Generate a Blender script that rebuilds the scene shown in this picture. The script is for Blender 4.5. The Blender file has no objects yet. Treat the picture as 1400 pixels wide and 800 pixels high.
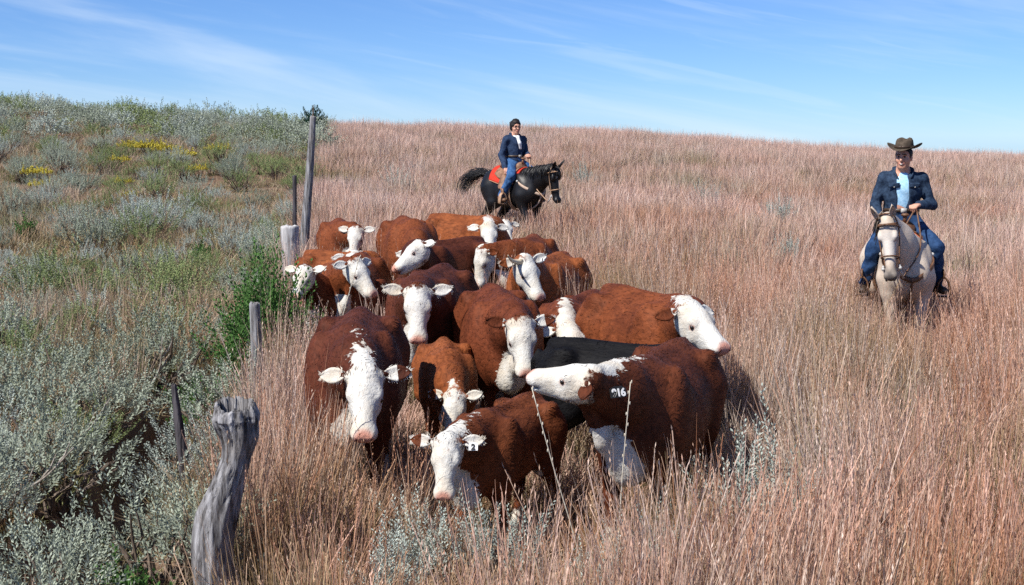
import bpy, bmesh, math, random
import numpy as np
from mathutils import Vector, Matrix, Euler, noise as mnoise

rng = np.random.default_rng(7)
random.seed(7)
scene = bpy.context.scene
COL = scene.collection

# ------------------------------------------------------------------ camera, sky, sun, exposure
CAM_H = 2.5                      # eye height of somebody on horseback
FPX = 1400 * 50.0 / 36.0         # 50 mm lens, in pixels of a 1400 px wide frame
PITCH = math.atan(215.0 / FPX)
cam_d = bpy.data.cameras.new('camera')
cam_d.lens = 50.0; cam_d.sensor_width = 36.0
cam_d.clip_start = 0.1; cam_d.clip_end = 3000.0
cam = bpy.data.objects.new('camera', cam_d); COL.objects.link(cam)
cam.location = (0, 0, CAM_H)
cam.rotation_euler = (math.pi / 2 - PITCH, 0, 0)
scene.camera = cam

SUN_EL = math.radians(49.0)
SUN_AZ = math.atan2(-0.76, -0.65)          # to-sun direction in plan: behind the viewer, to the left
TO_SUN = Vector((math.sin(SUN_AZ) * math.cos(SUN_EL), math.cos(SUN_AZ) * math.cos(SUN_EL), math.sin(SUN_EL)))
sun_d = bpy.data.lights.new('sun', 'SUN'); sun_d.energy = 5.0; sun_d.angle = math.radians(0.5); sun_d.color = (1.0, 0.955, 0.88)
sun = bpy.data.objects.new('sun', sun_d); COL.objects.link(sun)
sun.location = (-20, -20, 30)
sun.rotation_euler = (-TO_SUN).to_track_quat('-Z', 'Y').to_euler()

world = bpy.data.worlds.new('World'); scene.world = world; world.use_nodes = True
def build_sky():
    nt = world.node_tree; nt.nodes.clear()
    N = nt.nodes.new; L = nt.links.new
    out = N('ShaderNodeOutputWorld'); bg = N('ShaderNodeBackground'); bg.inputs['Strength'].default_value = 0.074
    sky = N('ShaderNodeTexSky'); sky.sky_type = 'NISHITA'; sky.sun_disc = False
    sky.sun_elevation = SUN_EL; sky.sun_rotation = SUN_AZ
    sky.altitude = 2500; sky.air_density = 1.0; sky.dust_density = 0.0; sky.ozone_density = 6.0
    tc = N('ShaderNodeTexCoord')
    # thin cirrus: stretched noise on the direction of view
    def layer(rot, scale, loc, nscale, lo, hi, mx, dist):
        m0 = N('ShaderNodeMapping'); m0.inputs['Rotation'].default_value = rot; L(tc.outputs['Generated'], m0.inputs['Vector'])
        mp = N('ShaderNodeMapping'); mp.inputs['Scale'].default_value = scale; mp.inputs['Location'].default_value = loc
        L(m0.outputs['Vector'], mp.inputs['Vector'])
        n1 = N('ShaderNodeTexNoise'); n1.inputs['Scale'].default_value = nscale; n1.inputs['Detail'].default_value = 8; n1.inputs['Roughness'].default_value = 0.55; n1.inputs['Distortion'].default_value = dist
        L(mp.outputs['Vector'], n1.inputs['Vector'])
        r1 = N('ShaderNodeMapRange'); r1.inputs['From Min'].default_value = lo; r1.inputs['From Max'].default_value = hi; r1.inputs['To Max'].default_value = mx; r1.interpolation_type = 'SMOOTHSTEP'
        L(n1.outputs['Fac'], r1.inputs['Value']); return r1.outputs['Result']
    l1 = layer((0, math.radians(-10), 0), (1.6, 1.0, 16.0), (.2, .0, .9), 1.25, .46, .74, .42, .5)
    l2 = layer((0, math.radians(-11), 0), (5.0, 1.0, 60.0), (.7, .3, .4), 1.5, .50, .80, .20, .8)
    mxm = N('ShaderNodeMath'); mxm.operation = 'MAXIMUM'; L(l1, mxm.inputs[0]); L(l2, mxm.inputs[1])
    tn = N('ShaderNodeMix'); tn.data_type = 'RGBA'; tn.blend_type = 'MULTIPLY'; tn.inputs['Factor'].default_value = 1.0; tn.inputs[7].default_value = (.76, .955, 1.27, 1); L(sky.outputs['Color'], tn.inputs[6])
    mix = N('ShaderNodeMix'); mix.data_type = 'RGBA'
    L(mxm.outputs[0], mix.inputs['Factor']); L(tn.outputs[2], mix.inputs[6]); mix.inputs[7].default_value = (8.4, 9.6, 10.8, 1)
    L(mix.outputs[2], bg.inputs['Color']); L(bg.outputs['Background'], out.inputs['Surface'])
build_sky()
vs = scene.view_settings
vs.view_transform = 'Standard'; vs.look = 'None'; vs.exposure = 0.46; vs.gamma = 1.0; vs.use_curve_mapping = False
scene.cycles.max_bounces = 3; scene.cycles.diffuse_bounces = 2; scene.cycles.glossy_bounces = 2
scene.cycles.transmission_bounces = 2; scene.cycles.transparent_max_bounces = 4
scene.cycles.use_denoising = False
scene.cycles.debug_use_spatial_splits = True
scene.cycles.use_adaptive_sampling = True; scene.cycles.adaptive_threshold = 0.02

# ------------------------------------------------------------------ where things are
def softplus(t):
    t = np.asarray(t, float)
    return np.where(t > 30, t, np.log1p(np.exp(np.minimum(t, 30))))
def ground_z(x, y):
    x = np.asarray(x, float); y = np.asarray(y, float)
    z = 0.042 * 3 * softplus((y - 14) / 3)
    z = z - 0.075 * 5 * softplus((y - 74) / 5)
    t = np.clip((y - 12) / 58, 0, 1); t = t * t * (3 - 2 * t)
    z = z - 0.050 * np.clip(x, -60, 60) * t
    z = z + 0.05 * np.sin(x * 0.7 + 1.3) * np.sin(y * 0.45 + .4) * np.clip((y - 18) / 20, 0, 1) * 2
    z = z + 0.16 * np.sin(x * 0.21 + 0.6) * np.clip((y - 40) / 30, 0, 1)
    # eroded gully left of the fence
    gx = -2.95 + .16 * np.sin(y * .9) + .05 * np.sin(y * 2.7)
    e = np.clip((y - 5.0) / 1.5, 0, 1) * np.clip((14.2 - y) / 1.5, 0, 1)
    q = (x - gx); z = z - .62 * e * np.where(q < 0, np.exp(-(q / .20) ** 2), np.exp(-(q / .50) ** 2))
    return np.maximum(z, -70.0)
def in_gully(x, y): return abs(x - (-2.95 + .16 * math.sin(y * .9) + .05 * math.sin(y * 2.7)) - .12) < .42 and 5.6 < y < 13.6
def gz(x, y): return float(ground_z(x, y))
CP, SP = math.cos(PITCH), math.sin(PITCH)
def ray(u, v):
    a = (u - 700) / FPX; b = (400 - v) / FPX
    return Vector((a, CP + b * SP, -SP + b * CP)).normalized()
CAMP = Vector((0, 0, CAM_H))
def at_depth(u, v, y):
    r = ray(u, v); return CAMP + r * (y / r.y)
def at_height(u, v, h):                     # h above the ground under the point
    r = ray(u, v); y = 10.0
    for _ in range(30):
        p = CAMP + r * (y / r.y)
        zt = gz(p.x, y) + h
        y = 0.5 * y + 0.5 * max(2.0, (zt - CAM_H) / (r.z / r.y))
    return CAMP + r * (y / r.y)
def on_sphere(u, v, c, L, far=False):       # the point L away from c that stands on the line of sight u, v
    r = ray(u, v); oc = CAMP - c
    b = oc.dot(r); q = b * b - (oc.dot(oc) - L * L)
    if q <= 0: return CAMP + r * (-b)
    return CAMP + r * ((-b + math.sqrt(q)) if far else (-b - math.sqrt(q)))
def fence_x(y): return -1.39 - 0.122 * (y - 7.1)

# ------------------------------------------------------------------ object helpers
def link(o, parent=None):
    COL.objects.link(o)
    if parent is not None: o.parent = parent
    return o
def mesh_obj(name, verts, faces, mat, parent=None, smooth=True, attrs=None, color=None):
    me = bpy.data.meshes.new(name)
    verts = np.asarray(verts, np.float32)
    if isinstance(faces, np.ndarray):
        nf, k = faces.shape
        me.vertices.add(len(verts)); me.vertices.foreach_set('co', verts.ravel())
        me.loops.add(nf * k); me.loops.foreach_set('vertex_index', faces.astype(np.int32).ravel())
        me.polygons.add(nf); me.polygons.foreach_set('loop_start', np.arange(0, nf * k, k, dtype=np.int32))
        me.update(calc_edges=True)
    else:
        me.from_pydata([tuple(map(float, v)) for v in verts], [], [tuple(map(int, f)) for f in faces]); me.update()
    if smooth: me.polygons.foreach_set('use_smooth', np.ones(len(me.polygons), bool))
    for k, a in (attrs or {}).items():
        at = me.attributes.new(k, 'FLOAT', 'POINT'); at.data.foreach_set('value', np.asarray(a, np.float32))
    if mat is not None: me.materials.append(mat)
    o = bpy.data.objects.new(name, me)
    if color is not None: o.color = (*color[:3], 1)
    return link(o, parent)
def empty(name, loc=(0, 0, 0), rz=0.0):
    o = bpy.data.objects.new(name, None); o.empty_display_size = 0.1; COL.objects.link(o)
    o.location = loc; o.rotation_euler = (0, 0, rz); return o
def tag(o, label=None, cat=None, group=None, kind=None):
    if label: o['label'] = label
    if cat: o['category'] = cat
    if group: o['group'] = group
    if kind: o['kind'] = kind
    return o
class MB:
    """collects verts and faces for one mesh"""
    def __init__(s): s.v = []; s.f = []
    def add(s, vs, fs):
        b = len(s.v); s.v.extend([tuple(p) for p in vs]); s.f.extend([tuple(i + b for i in f) for f in fs]); return s
    def tube(s, pts, radii, seg=8, flat=1.0, cap=True, up=None):
        pts = [Vector(p) for p in pts]; n = len(pts)
        if not hasattr(radii, '__len__'): radii = [radii] * n
        rings = []; prev = None
        for i, p in enumerate(pts):
            d = (pts[min(i + 1, n - 1)] - pts[max(i - 1, 0)])
            d = d.normalized() if d.length > 1e-9 else Vector((0, 0, 1))
            if prev is None:
                ref = Vector(up) if up is not None else (Vector((0, 0, 1)) if abs(d.z) < 0.9 else Vector((1, 0, 0)))
            else: ref = prev
            a = (ref - d * ref.dot(d)); a = a.normalized() if a.length > 1e-6 else d.orthogonal().normalized()
            prev = a; b = d.cross(a)
            rings.append([p + a * (radii[i] * flat * math.cos(2 * math.pi * k / seg)) + b * (radii[i] * math.sin(2 * math.pi * k / seg)) for k in range(seg)])
        vs = [q for r in rings for q in r]; fs = []
        for i in range(n - 1):
            for k in range(seg):
                k2 = (k + 1) % seg
                fs.append((i * seg + k, i * seg + k2, (i + 1) * seg + k2, (i + 1) * seg + k))
        if cap:
            fs.append(tuple(reversed(range(seg)))); fs.append(tuple((n - 1) * seg + k for k in range(seg)))
        return s.add(vs, fs)
    def ball(s, c, r, seg=10, rings=7, M=None):
        c = Vector(c); r = (r, r, r) if not hasattr(r, '__len__') else r
        vs = []; fs = []
        for i in range(rings + 1):
            ph = math.pi * i / rings
            for k in range(seg):
                th = 2 * math.pi * k / seg
                q = Vector((r[0] * math.sin(ph) * math.cos(th), r[1] * math.sin(ph) * math.sin(th), r[2] * math.cos(ph)))
                if M is not None: q = M @ q
                vs.append(c + q)
        for i in range(rings):
            for k in range(seg):
                k2 = (k + 1) % seg
                fs.append((i * seg + k, (i + 1) * seg + k, (i + 1) * seg + k2, i * seg + k2))
        return s.add(vs, fs)
    def strip(s, pts, sides, thick):
        """a strap: centre line pts, half-width vectors sides, thickness along the normal"""
        n = len(pts); vs = []; fs = []
        for i in range(n):
            p = Vector(pts[i]); d = (Vector(pts[min(i + 1, n - 1)]) - Vector(pts[max(i - 1, 0)]))
            w = Vector(sides[i]); nn = d.cross(w); nn = nn.normalized() * thick if nn.length > 1e-9 else Vector((0, 0, thick))
            vs += [p + w + nn, p - w + nn, p - w - nn, p + w - nn]
        for i in range(n - 1):
            for k in range(4):
                k2 = (k + 1) % 4
                fs.append((i * 4 + k, i * 4 + k2, (i + 1) * 4 + k2, (i + 1) * 4 + k))
        fs.append((3, 2, 1, 0)); fs.append(tuple((n - 1) * 4 + k for k in range(4)))
        return s.add(vs, fs)
    def build(s, name, mat, parent=None, smooth=True, color=None, attrs=None):
        return mesh_obj(name, s.v, s.f, mat, parent, smooth, attrs, color)

# ------------------------------------------------------------------ organic surfaces: blended distance field -> one continuous mesh
def unit(v): v = np.asarray(v, float); return v / (np.linalg.norm(v) + 1e-12)
class Field:
    def __init__(s, lo, hi, res):
        s.lo = np.asarray(lo, np.float32); s.res = res
        s.n = np.ceil((np.asarray(hi) - np.asarray(lo)) / res).astype(int) + 1
        s.D = np.full(tuple(s.n), 1.0, np.float32)
    def blk(s, lo, hi):
        a = np.maximum(np.floor((np.asarray(lo) - s.lo) / s.res).astype(int), 0)
        b = np.minimum(np.ceil((np.asarray(hi) - s.lo) / s.res).astype(int) + 1, s.n)
        if np.any(b <= a): return None, None
        sl = tuple(slice(a[i], b[i]) for i in range(3))
        ax = [(s.lo[i] + s.res * np.arange(a[i], b[i])).astype(np.float32) for i in range(3)]
        return sl, (ax[0][:, None, None], ax[1][None, :, None], ax[2][None, None, :])
    def comb(s, sl, d, k):
        a = s.D[sl]; h = np.maximum(k - np.abs(a - d), 0) / k
        s.D[sl] = np.minimum(a, d) - h * h * (k * .25)
    def cone(s, a, b, r1, r2, k=.04, side=None, sc=1.0):
        """tapered limb; side + sc squash it along that axis"""
        a = np.asarray(a, float); b = np.asarray(b, float)
        pad = max(r1, r2) * max(1, sc) + k + 2 * s.res
        sl, X = s.blk(np.minimum(a, b) - pad, np.maximum(a, b) + pad)
        if sl is None: return
        ab = b - a; L2 = ab @ ab + 1e-12
        dx, dy, dz = X[0] - a[0], X[1] - a[1], X[2] - a[2]
        t = np.clip((dx * ab[0] + dy * ab[1] + dz * ab[2]) / L2, 0, 1)
        qx, qy, qz = dx - t * ab[0], dy - t * ab[1], dz - t * ab[2]
        if side is not None:
            e = unit(side); q = qx * e[0] + qy * e[1] + qz * e[2]; f = q * (1 / sc - 1)
            qx, qy, qz = qx + f * e[0], qy + f * e[1], qz + f * e[2]
        d = np.sqrt(qx * qx + qy * qy + qz * qz) - (r1 + (r2 - r1) * t)
        s.comb(sl, d.astype(np.float32), k)
    def _ell(s, c, R, ax, k):
        c = np.asarray(c, float); R = np.asarray(R, float)
        A = np.eye(3) if ax is None else np.array([unit(q) for q in ax])
        ext = np.sqrt(((A * R[:, None]) ** 2).sum(0)) + k + 2 * s.res
        sl, X = s.blk(c - ext, c + ext)
        if sl is None: return None, None
        dx, dy, dz = X[0] - c[0], X[1] - c[1], X[2] - c[2]
        q = [(dx * A[i, 0] + dy * A[i, 1] + dz * A[i, 2]) / R[i] for i in range(3)]
        k0 = np.sqrt(q[0] ** 2 + q[1] ** 2 + q[2] ** 2) + 1e-6
        k1 = np.sqrt((q[0] / R[0]) ** 2 + (q[1] / R[1]) ** 2 + (q[2] / R[2]) ** 2) + 1e-6
        return sl, (k0 * (k0 - 1) / k1).astype(np.float32)
    def ell(s, c, R, ax=None, k=.04):
        sl, d = s._ell(c, R, ax, k)
        if sl is not None: s.comb(sl, d, k)
    def cut(s, c, R, ax=None, k=.01):
        sl, d = s._ell(c, R, ax, k)
        if sl is None: return
        a = s.D[sl]; d = -d; h = np.maximum(k - np.abs(a - d), 0) / k
        s.D[sl] = np.maximum(a, d) + h * h * (k * .25)
    def loft(s, prof, bend=0.0, k=.05, grow=0.0, x0=None, x1=None):
        """trunk: rows of (x, top, bottom, half width)"""
        P = np.array(prof, float); xs = np.linspace(P[0, 0], P[-1, 0], 160)
        def sm(c):
            y = np.interp(xs, P[:, 0], P[:, c]); kern = np.hanning(15); kern /= kern.sum()
            return np.convolve(np.pad(y, 7, mode='edge'), kern, 'valid')
        T, B, W = sm(1) + grow, sm(2) - grow, sm(3) + grow
        wm = W.max() + k + abs(bend) + 2 * s.res
        sl, X = s.blk((P[0, 0], -wm, B.min() - k - .03), (P[-1, 0], wm, T.max() + k + .03))
        xg = X[0][:, 0, 0]
        t, b, w = (np.interp(xg, xs, q).astype(np.float32)[:, None, None] for q in (T, B, W))
        zc = b + (t - b) * .46; hu = t - zc; hd = zc - b
        yy = X[1] - bend * (X[0] - P[0, 0]) * (X[0] - P[-1, 0])
        z = X[2] - zc; up = z > 0
        h = np.where(up, hu, hd)
        n = np.where(up, 2.0, 2.35)
        q = (np.abs(yy / w) ** n + np.abs(z / h) ** n) ** (1 / n)
        s.comb(sl, ((q - 1) * np.minimum(w, h)).astype(np.float32), k)
    def mesh(s):
        D = s.D; D[0] = D[-1] = 1; D[:, 0] = D[:, -1] = 1; D[:, :, 0] = D[:, :, -1] = 1
        S = D < 0
        c = np.zeros(tuple(s.n - 1), np.int8)
        for i in (0, 1):
            for j in (0, 1):
                for k in (0, 1):
                    c += S[i:s.n[0] - 1 + i, j:s.n[1] - 1 + j, k:s.n[2] - 1 + k]
        act = (c > 0) & (c < 8); ci = np.argwhere(act)
        idx = np.full(act.shape, -1, np.int32); idx[act] = np.arange(len(ci))
        acc = np.zeros((len(ci), 3)); cnt = np.zeros(len(ci))
        for axis in range(3):
            o = [0, 0, 0]; o[axis] = 1
            others = [a for a in range(3) if a != axis]
            for p in (0, 1):
                for q in (0, 1):
                    c0 = np.zeros(3, int); c0[others[0]] = p; c0[others[1]] = q; c1 = c0 + o
                    d0 = D[tuple((ci + c0).T)]; d1 = D[tuple((ci + c1).T)]
                    m = (d0 < 0) != (d1 < 0); t = d0[m] / (d0[m] - d1[m])
                    acc[m] += c0 + t[:, None] * np.array(o); cnt[m] += 1
        V = s.lo + s.res * (ci + acc / cnt[:, None])
        F = []
        for axis in range(3):
            sl0 = [slice(None)] * 3; sl1 = [slice(None)] * 3
            sl0[axis] = slice(0, -1); sl1[axis] = slice(1, None)
            e = np.argwhere(S[tuple(sl0)] != S[tuple(sl1)])
            a, b = [q for q in range(3) if q != axis]
            e = e[(e[:, a] > 0) & (e[:, b] > 0)]
            inside = S[tuple(e.T)]
            def cell(da, db):
                q = e.copy(); q[:, a] -= da; q[:, b] -= db; return idx[tuple(q.T)]
            quad = np.stack([cell(1, 1), cell(0, 1), cell(0, 0), cell(1, 0)], 1)
            flip = inside if axis != 1 else ~inside
            quad[~flip] = quad[~flip][:, ::-1]
            F.append(quad)
        return V, np.concatenate(F)
def vert_normals(V, F):
    n = np.cross(V[F[:, 2]] - V[F[:, 0]], V[F[:, 3]] - V[F[:, 1]])
    N = np.zeros_like(V)
    for i in range(4): np.add.at(N, F[:, i], n)
    return N / (np.linalg.norm(N, axis=1)[:, None] + 1e-12)
def relax(V, F, it=2, lam=.5):
    for _ in range(it):
        A = np.zeros_like(V); c = np.zeros(len(V))
        for i in range(4):
            j = (i + 1) % 4
            np.add.at(A, F[:, i], V[F[:, j]]); np.add.at(c, F[:, i], 1)
            np.add.at(A, F[:, j], V[F[:, i]]); np.add.at(c, F[:, j], 1)
        V = V + lam * (A / c[:, None] - V)
    return V
def seg_dist(V, a, b):
    a = np.asarray(a, float); b = np.asarray(b, float); ab = b - a
    t = np.clip(((V - a) @ ab) / (ab @ ab + 1e-12), 0, 1)
    return np.linalg.norm(V - a - t[:, None] * ab, axis=1), t

# ------------------------------------------------------------------ materials
def new_mat(name):
    m = bpy.data.materials.new(name); m.use_nodes = True; nt = m.node_tree; nt.nodes.clear()
    return m, nt, nt.nodes.new, nt.links.new
def rgb(*c): return (c[0], c[1], c[2], 1)
def principled(nt, rough=.7, spec=.3):
    b = nt.nodes.new('ShaderNodeBsdfPrincipled'); b.inputs['Roughness'].default_value = rough; b.inputs['Specular IOR Level'].default_value = spec
    o = nt.nodes.new('ShaderNodeOutputMaterial'); nt.links.new(b.outputs['BSDF'], o.inputs['Surface']); return b
def noise_node(nt, scale, detail=3, rough=.55, vec=None, stretch=None, dist=0.0):
    n = nt.nodes.new('ShaderNodeTexNoise'); n.inputs['Scale'].default_value = scale; n.inputs['Detail'].default_value = detail
    n.inputs['Roughness'].default_value = rough; n.inputs['Distortion'].default_value = dist
    if vec is None:
        tc = nt.nodes.new('ShaderNodeTexCoord'); vec = tc.outputs['Object']
    if stretch:
        mp = nt.nodes.new('ShaderNodeMapping'); mp.inputs['Scale'].default_value = stretch; nt.links.new(vec, mp.inputs['Vector']); vec = mp.outputs['Vector']
    nt.links.new(vec, n.inputs['Vector']); return n
def ramp(nt, fac, stops):
    r = nt.nodes.new('ShaderNodeValToRGB'); e = r.color_ramp.elements
    e[0].position, e[0].color = stops[0][0], rgb(*stops[0][1]); e[1].position, e[1].color = stops[1][0], rgb(*stops[1][1])
    for p, c in stops[2:]: q = e.new(p); q.color = rgb(*c)
    nt.links.new(fac, r.inputs['Fac']); return r
def mixc(nt, fac, a, b, blend='MIX'):
    m = nt.nodes.new('ShaderNodeMix'); m.data_type = 'RGBA'; m.blend_type = blend
    for sock, v in ((m.inputs['Factor'], fac), (m.inputs[6], a), (m.inputs[7], b)):
        if hasattr(v, 'is_output') or isinstance(v, bpy.types.NodeSocket): nt.links.new(v, sock)
        elif isinstance(v, (int, float)): sock.default_value = v
        else: sock.default_value = rgb(*v)
    return m.outputs[2]
def math_node(nt, op, a, b=None, c=None):
    m = nt.nodes.new('ShaderNodeMath'); m.operation = op
    for i, v in enumerate((a, b, c)):
        if v is None: continue
        if isinstance(v, bpy.types.NodeSocket): nt.links.new(v, m.inputs[i])
        else: m.inputs[i].default_value = v
    return m.outputs[0]
def maprange(nt, v, a, b, c=0.0, d=1.0):
    m = nt.nodes.new('ShaderNodeMapRange'); nt.links.new(v, m.inputs['Value'])
    for k, q in (('From Min', a), ('From Max', b), ('To Min', c), ('To Max', d)): m.inputs[k].default_value = q
    return m.outputs['Result']
def attr(nt, name, inst=False):
    a = nt.nodes.new('ShaderNodeAttribute'); a.attribute_name = name
    if inst: a.attribute_type = 'INSTANCER'
    return a.outputs['Fac']
def bump(nt, b, height, strength=.4, dist=.01):
    n = nt.nodes.new('ShaderNodeBump'); n.inputs['Strength'].default_value = strength; n.inputs['Distance'].default_value = dist
    nt.links.new(height, n.inputs['Height']); nt.links.new(n.outputs['Normal'], b.inputs['Normal'])
def simple_mat(name, c1, c2, scale=20, rough=.7, spec=.3, bstr=.3, bdist=.005, stretch=None, detail=4, lo=.35, hi=.65, sheen=0):
    m, nt, N, L = new_mat(name); b = principled(nt, rough, spec)
    n = noise_node(nt, scale, detail, stretch=stretch)
    r = ramp(nt, n.outputs['Fac'], [(lo, c1), (hi, c2)]); L(r.outputs['Color'], b.inputs['Base Color'])
    if bstr: bump(nt, b, n.outputs['Fac'], bstr, bdist)
    if sheen: b.inputs['Sheen Weight'].default_value = sheen
    return m
MAT = {}
def make_coat(name, is_fur):
    """cattle coat: red or black from the object's colour, white where the 'white' attribute says, pink skin at muzzle and lids"""
    m, nt, N, L = new_mat(name); b = principled(nt, .66, .14)
    oi = N('ShaderNodeObjectInfo')
    big = noise_node(nt, 3.2, 4, .6); hair = noise_node(nt, 38, 4, .65, stretch=(.40, 1, .8), dist=.6); edge = noise_node(nt, 26, 3, .6)
    base = mixc(nt, maprange(nt, big.outputs['Fac'], .42, .66, 0, .75), oi.outputs['Color'], mixc(nt, 1.0, oi.outputs['Color'], (.42, .36, .36), 'MULTIPLY'))
    base = mixc(nt, maprange(nt, hair.outputs['Fac'], .38, .66, 0, .75), base, mixc(nt, 1.0, base, (1.75, 1.8, 1.9), 'MULTIPLY'))
    base = mixc(nt, maprange(nt, hair.outputs['Fac'], .28, .46, .55, 0), base, mixc(nt, 1.0, base, (.35, .33, .33), 'MULTIPLY'))
    mud = noise_node(nt, 5, 4, .6)
    wcol = mixc(nt, maprange(nt, mud.outputs['Fac'], .45, .70, 0, .65), (.63, .615, .57), (.50, .40, .28))
    wcol = mixc(nt, maprange(nt, hair.outputs['Fac'], .35, .5, .3, 0), wcol, (.44, .40, .34))
    w = attr(nt, 'white'); e = math_node(nt, 'MULTIPLY_ADD', edge.outputs['Fac'], .045, -.0225)
    f = maprange(nt, math_node(nt, 'ADD', w, e), -.004, .006)
    col = mixc(nt, f, base, wcol)
    col = mixc(nt, attr(nt, 'skin'), col, (.58, .27, .20))
    col = mixc(nt, attr(nt, 'dark'), col, (.03, .02, .018))
    L(col, b.inputs['Base Color'])
    if not is_fur: bump(nt, b, hair.outputs['Fac'], .65, .015)
    return m
MAT['coat'] = make_coat('cattle_coat', False)
MAT['fur'] = make_coat('cattle_fur', True)
MAT['hoof'] = simple_mat('hoof', (.03, .025, .02), (.09, .07, .05), 20)
MAT['horn'] = simple_mat('horn', (.55, .45, .30), (.75, .66, .48), 14, .45, .4, .2)
MAT['eye'] = simple_mat('eye', (.012, .008, .006), (.02, .012, .008), 10, .15, .6, 0)
MAT['nostril'] = simple_mat('nostril', (.10, .03, .025), (.16, .06, .05), 30, .6, .3, 0)
MAT['black_tag'] = simple_mat('black_tag', (.012, .012, .012), (.022, .022, .022), 10, .5, .4, 0)
MAT['white_tag'] = simple_mat('white_tag', (.75, .75, .73), (.82, .82, .8), 10, .5, .4, 0)
def make_horse(name, c1, c2, dark, spec, rough):
    m, nt, N, L = new_mat(name); b = principled(nt, rough, spec)
    big = noise_node(nt, 4, 4, .6); hair = noise_node(nt, 70, 3, .6, stretch=(.3, 1, .8))
    col = ramp(nt, big.outputs['Fac'], [(.35, c1), (.68, c2)]).outputs['Color']
    col = mixc(nt, maprange(nt, hair.outputs['Fac'], .35, .65, 0, .35), col, mixc(nt, 1.0, col, (.7, .68, .66), 'MULTIPLY'))
    col = mixc(nt, attr(nt, 'dark'), col, dark)
    col = mixc(nt, attr(nt, 'white'), col, (.75, .73, .70))
    L(col, b.inputs['Base Color']); bump(nt, b, hair.outputs['Fac'], .35, .006); return m
MAT['black_horse'] = make_horse('black_horse_coat', (.005, .005, .006), (.010, .0095, .011), (.004, .004, .004), .35, .45)
MAT['pale_horse'] = make_horse('pale_horse_coat', (.62, .52, .42), (.46, .375, .295), (.05, .045, .045), .3, .5)
MAT['black_hair'] = simple_mat('black_hair', (.006, .006, .007), (.02, .018, .018), 60, .45, .5, .6, .01, (1, 1, .15))
MAT['grey_hair'] = simple_mat('grey_hair', (.10, .085, .07), (.25, .21, .17), 60, .55, .4, .6, .01, (1, 1, .15))
MAT['jacket'] = simple_mat('dark_denim', (.010, .021, .044), (.030, .055, .10), 30, .85, .2, .5, .012)
MAT['navy'] = simple_mat('navy_cloth', (.012, .024, .056), (.030, .054, .11), 25, .85, .2, .5, .012)
MAT['jeans'] = simple_mat('blue_denim', (.010, .030, .082), (.026, .066, .16), 22, .85, .2, .5, .012)
MAT['bluejeans'] = simple_mat('bright_denim', (.022, .068, .18), (.055, .14, .30), 22, .85, .2, .5, .012)
MAT['shirt'] = simple_mat('light_blue_shirt', (.28, .52, .74), (.42, .66, .84), 40, .8, .2, .4, .006)
MAT['scarf'] = simple_mat('white_scarf', (.66, .68, .70), (.80, .80, .80), 30, .8, .2, .4, .006)
MAT['felt'] = simple_mat('brown_felt', (.060, .046, .034), (.105, .082, .062), 30, .95, .1, .3, .004)
MAT['skin'] = simple_mat('skin', (.50, .25, .17), (.60, .33, .235), 18, .55, .3, .1, .002)
MAT['lips'] = simple_mat('lips', (.42, .12, .10), (.5, .17, .14), 18, .5, .3, 0)
MAT['teeth'] = simple_mat('teeth', (.75, .73, .68), (.8, .78, .72), 18, .4, .3, 0)
MAT['brown_hair'] = simple_mat('dark_brown_hair', (.006, .004, .004), (.016, .011, .009), 70, .6, .35, .7, .01, (1, 1, .2))
MAT['leather'] = simple_mat('brown_leather', (.085, .040, .020), (.17, .085, .045), 18, .5, .4, .4, .006)
MAT['tan_leather'] = simple_mat('tan_leather', (.33, .19, .11), (.48, .31, .20), 18, .55, .35, .4, .006)
MAT['saddle_tan'] = simple_mat('saddle_leather', (.15, .075, .042), (.30, .17, .105), 18, .55, .35, .4, .006)
MAT['pale_leather'] = simple_mat('pale_leather', (.42, .30, .22), (.58, .44, .34), 18, .6, .3, .4, .006)
MAT['dark_leather'] = simple_mat('dark_leather', (.025, .016, .011), (.06, .036, .022), 18, .5, .4, .4, .006)
MAT['red_cloth'] = simple_mat('red_blanket', (.42, .028, .018), (.58, .055, .032), 60, .9, .1, .5, .01)
MAT['orange_cloth'] = simple_mat('orange_blanket', (.50, .10, .035), (.62, .17, .07), 60, .9, .1, .5, .01)
MAT['metal'] = simple_mat('worn_metal', (.35, .34, .32), (.55, .54, .52), 30, .35, .5, 0)
MAT['glasses'] = simple_mat('eyeglass_frame', (.05, .02, .02), (.09, .04, .03), 30, .3, .5, 0)
MAT['bark'] = simple_mat('sage_bark', (.075, .055, .042), (.19, .15, .12), 30, .9, .1, .8, .01, (1, 1, .25))
MAT['dry_stalk'] = simple_mat('dry_stalk', (.52, .46, .36), (.68, .63, .52), 40, .8, .2, .2, .003)
MAT['dead_wood'] = simple_mat('dead_wood', (.17, .145, .12), (.38, .34, .30), 30, .9, .1, .7, .01)
def make_wood():
    m, nt, N, L = new_mat('weathered_post'); b = principled(nt, .92, .1)
    g = noise_node(nt, 26, 5, .65, stretch=(1, 1, .09)); g2 = noise_node(nt, 6, 4, .6)
    c = ramp(nt, g.outputs['Fac'], [(.36, (.030, .026, .025)), (.48, (.17, .165, .17)), (.70, (.42, .415, .43))]).outputs['Color']
    c = mixc(nt, maprange(nt, g2.outputs['Fac'], .5, .75, 0, .5), c, (.26, .235, .215))
    g3 = noise_node(nt, 70, 4, .7, stretch=(1, 1, .05)); c = mixc(nt, maprange(nt, g3.outputs['Fac'], .30, .46, .85, 0), c, (.022, .02, .02))
    L(c, b.inputs['Base Color']); bump(nt, b, g.outputs['Fac'], 1.0, .02); return m
MAT['wood'] = make_wood()
MAT['pale_wood'] = simple_mat('pale_post', (.24, .23, .23), (.56, .55, .55), 26, .9, .1, .8, .015, (1, 1, .12))
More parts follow.
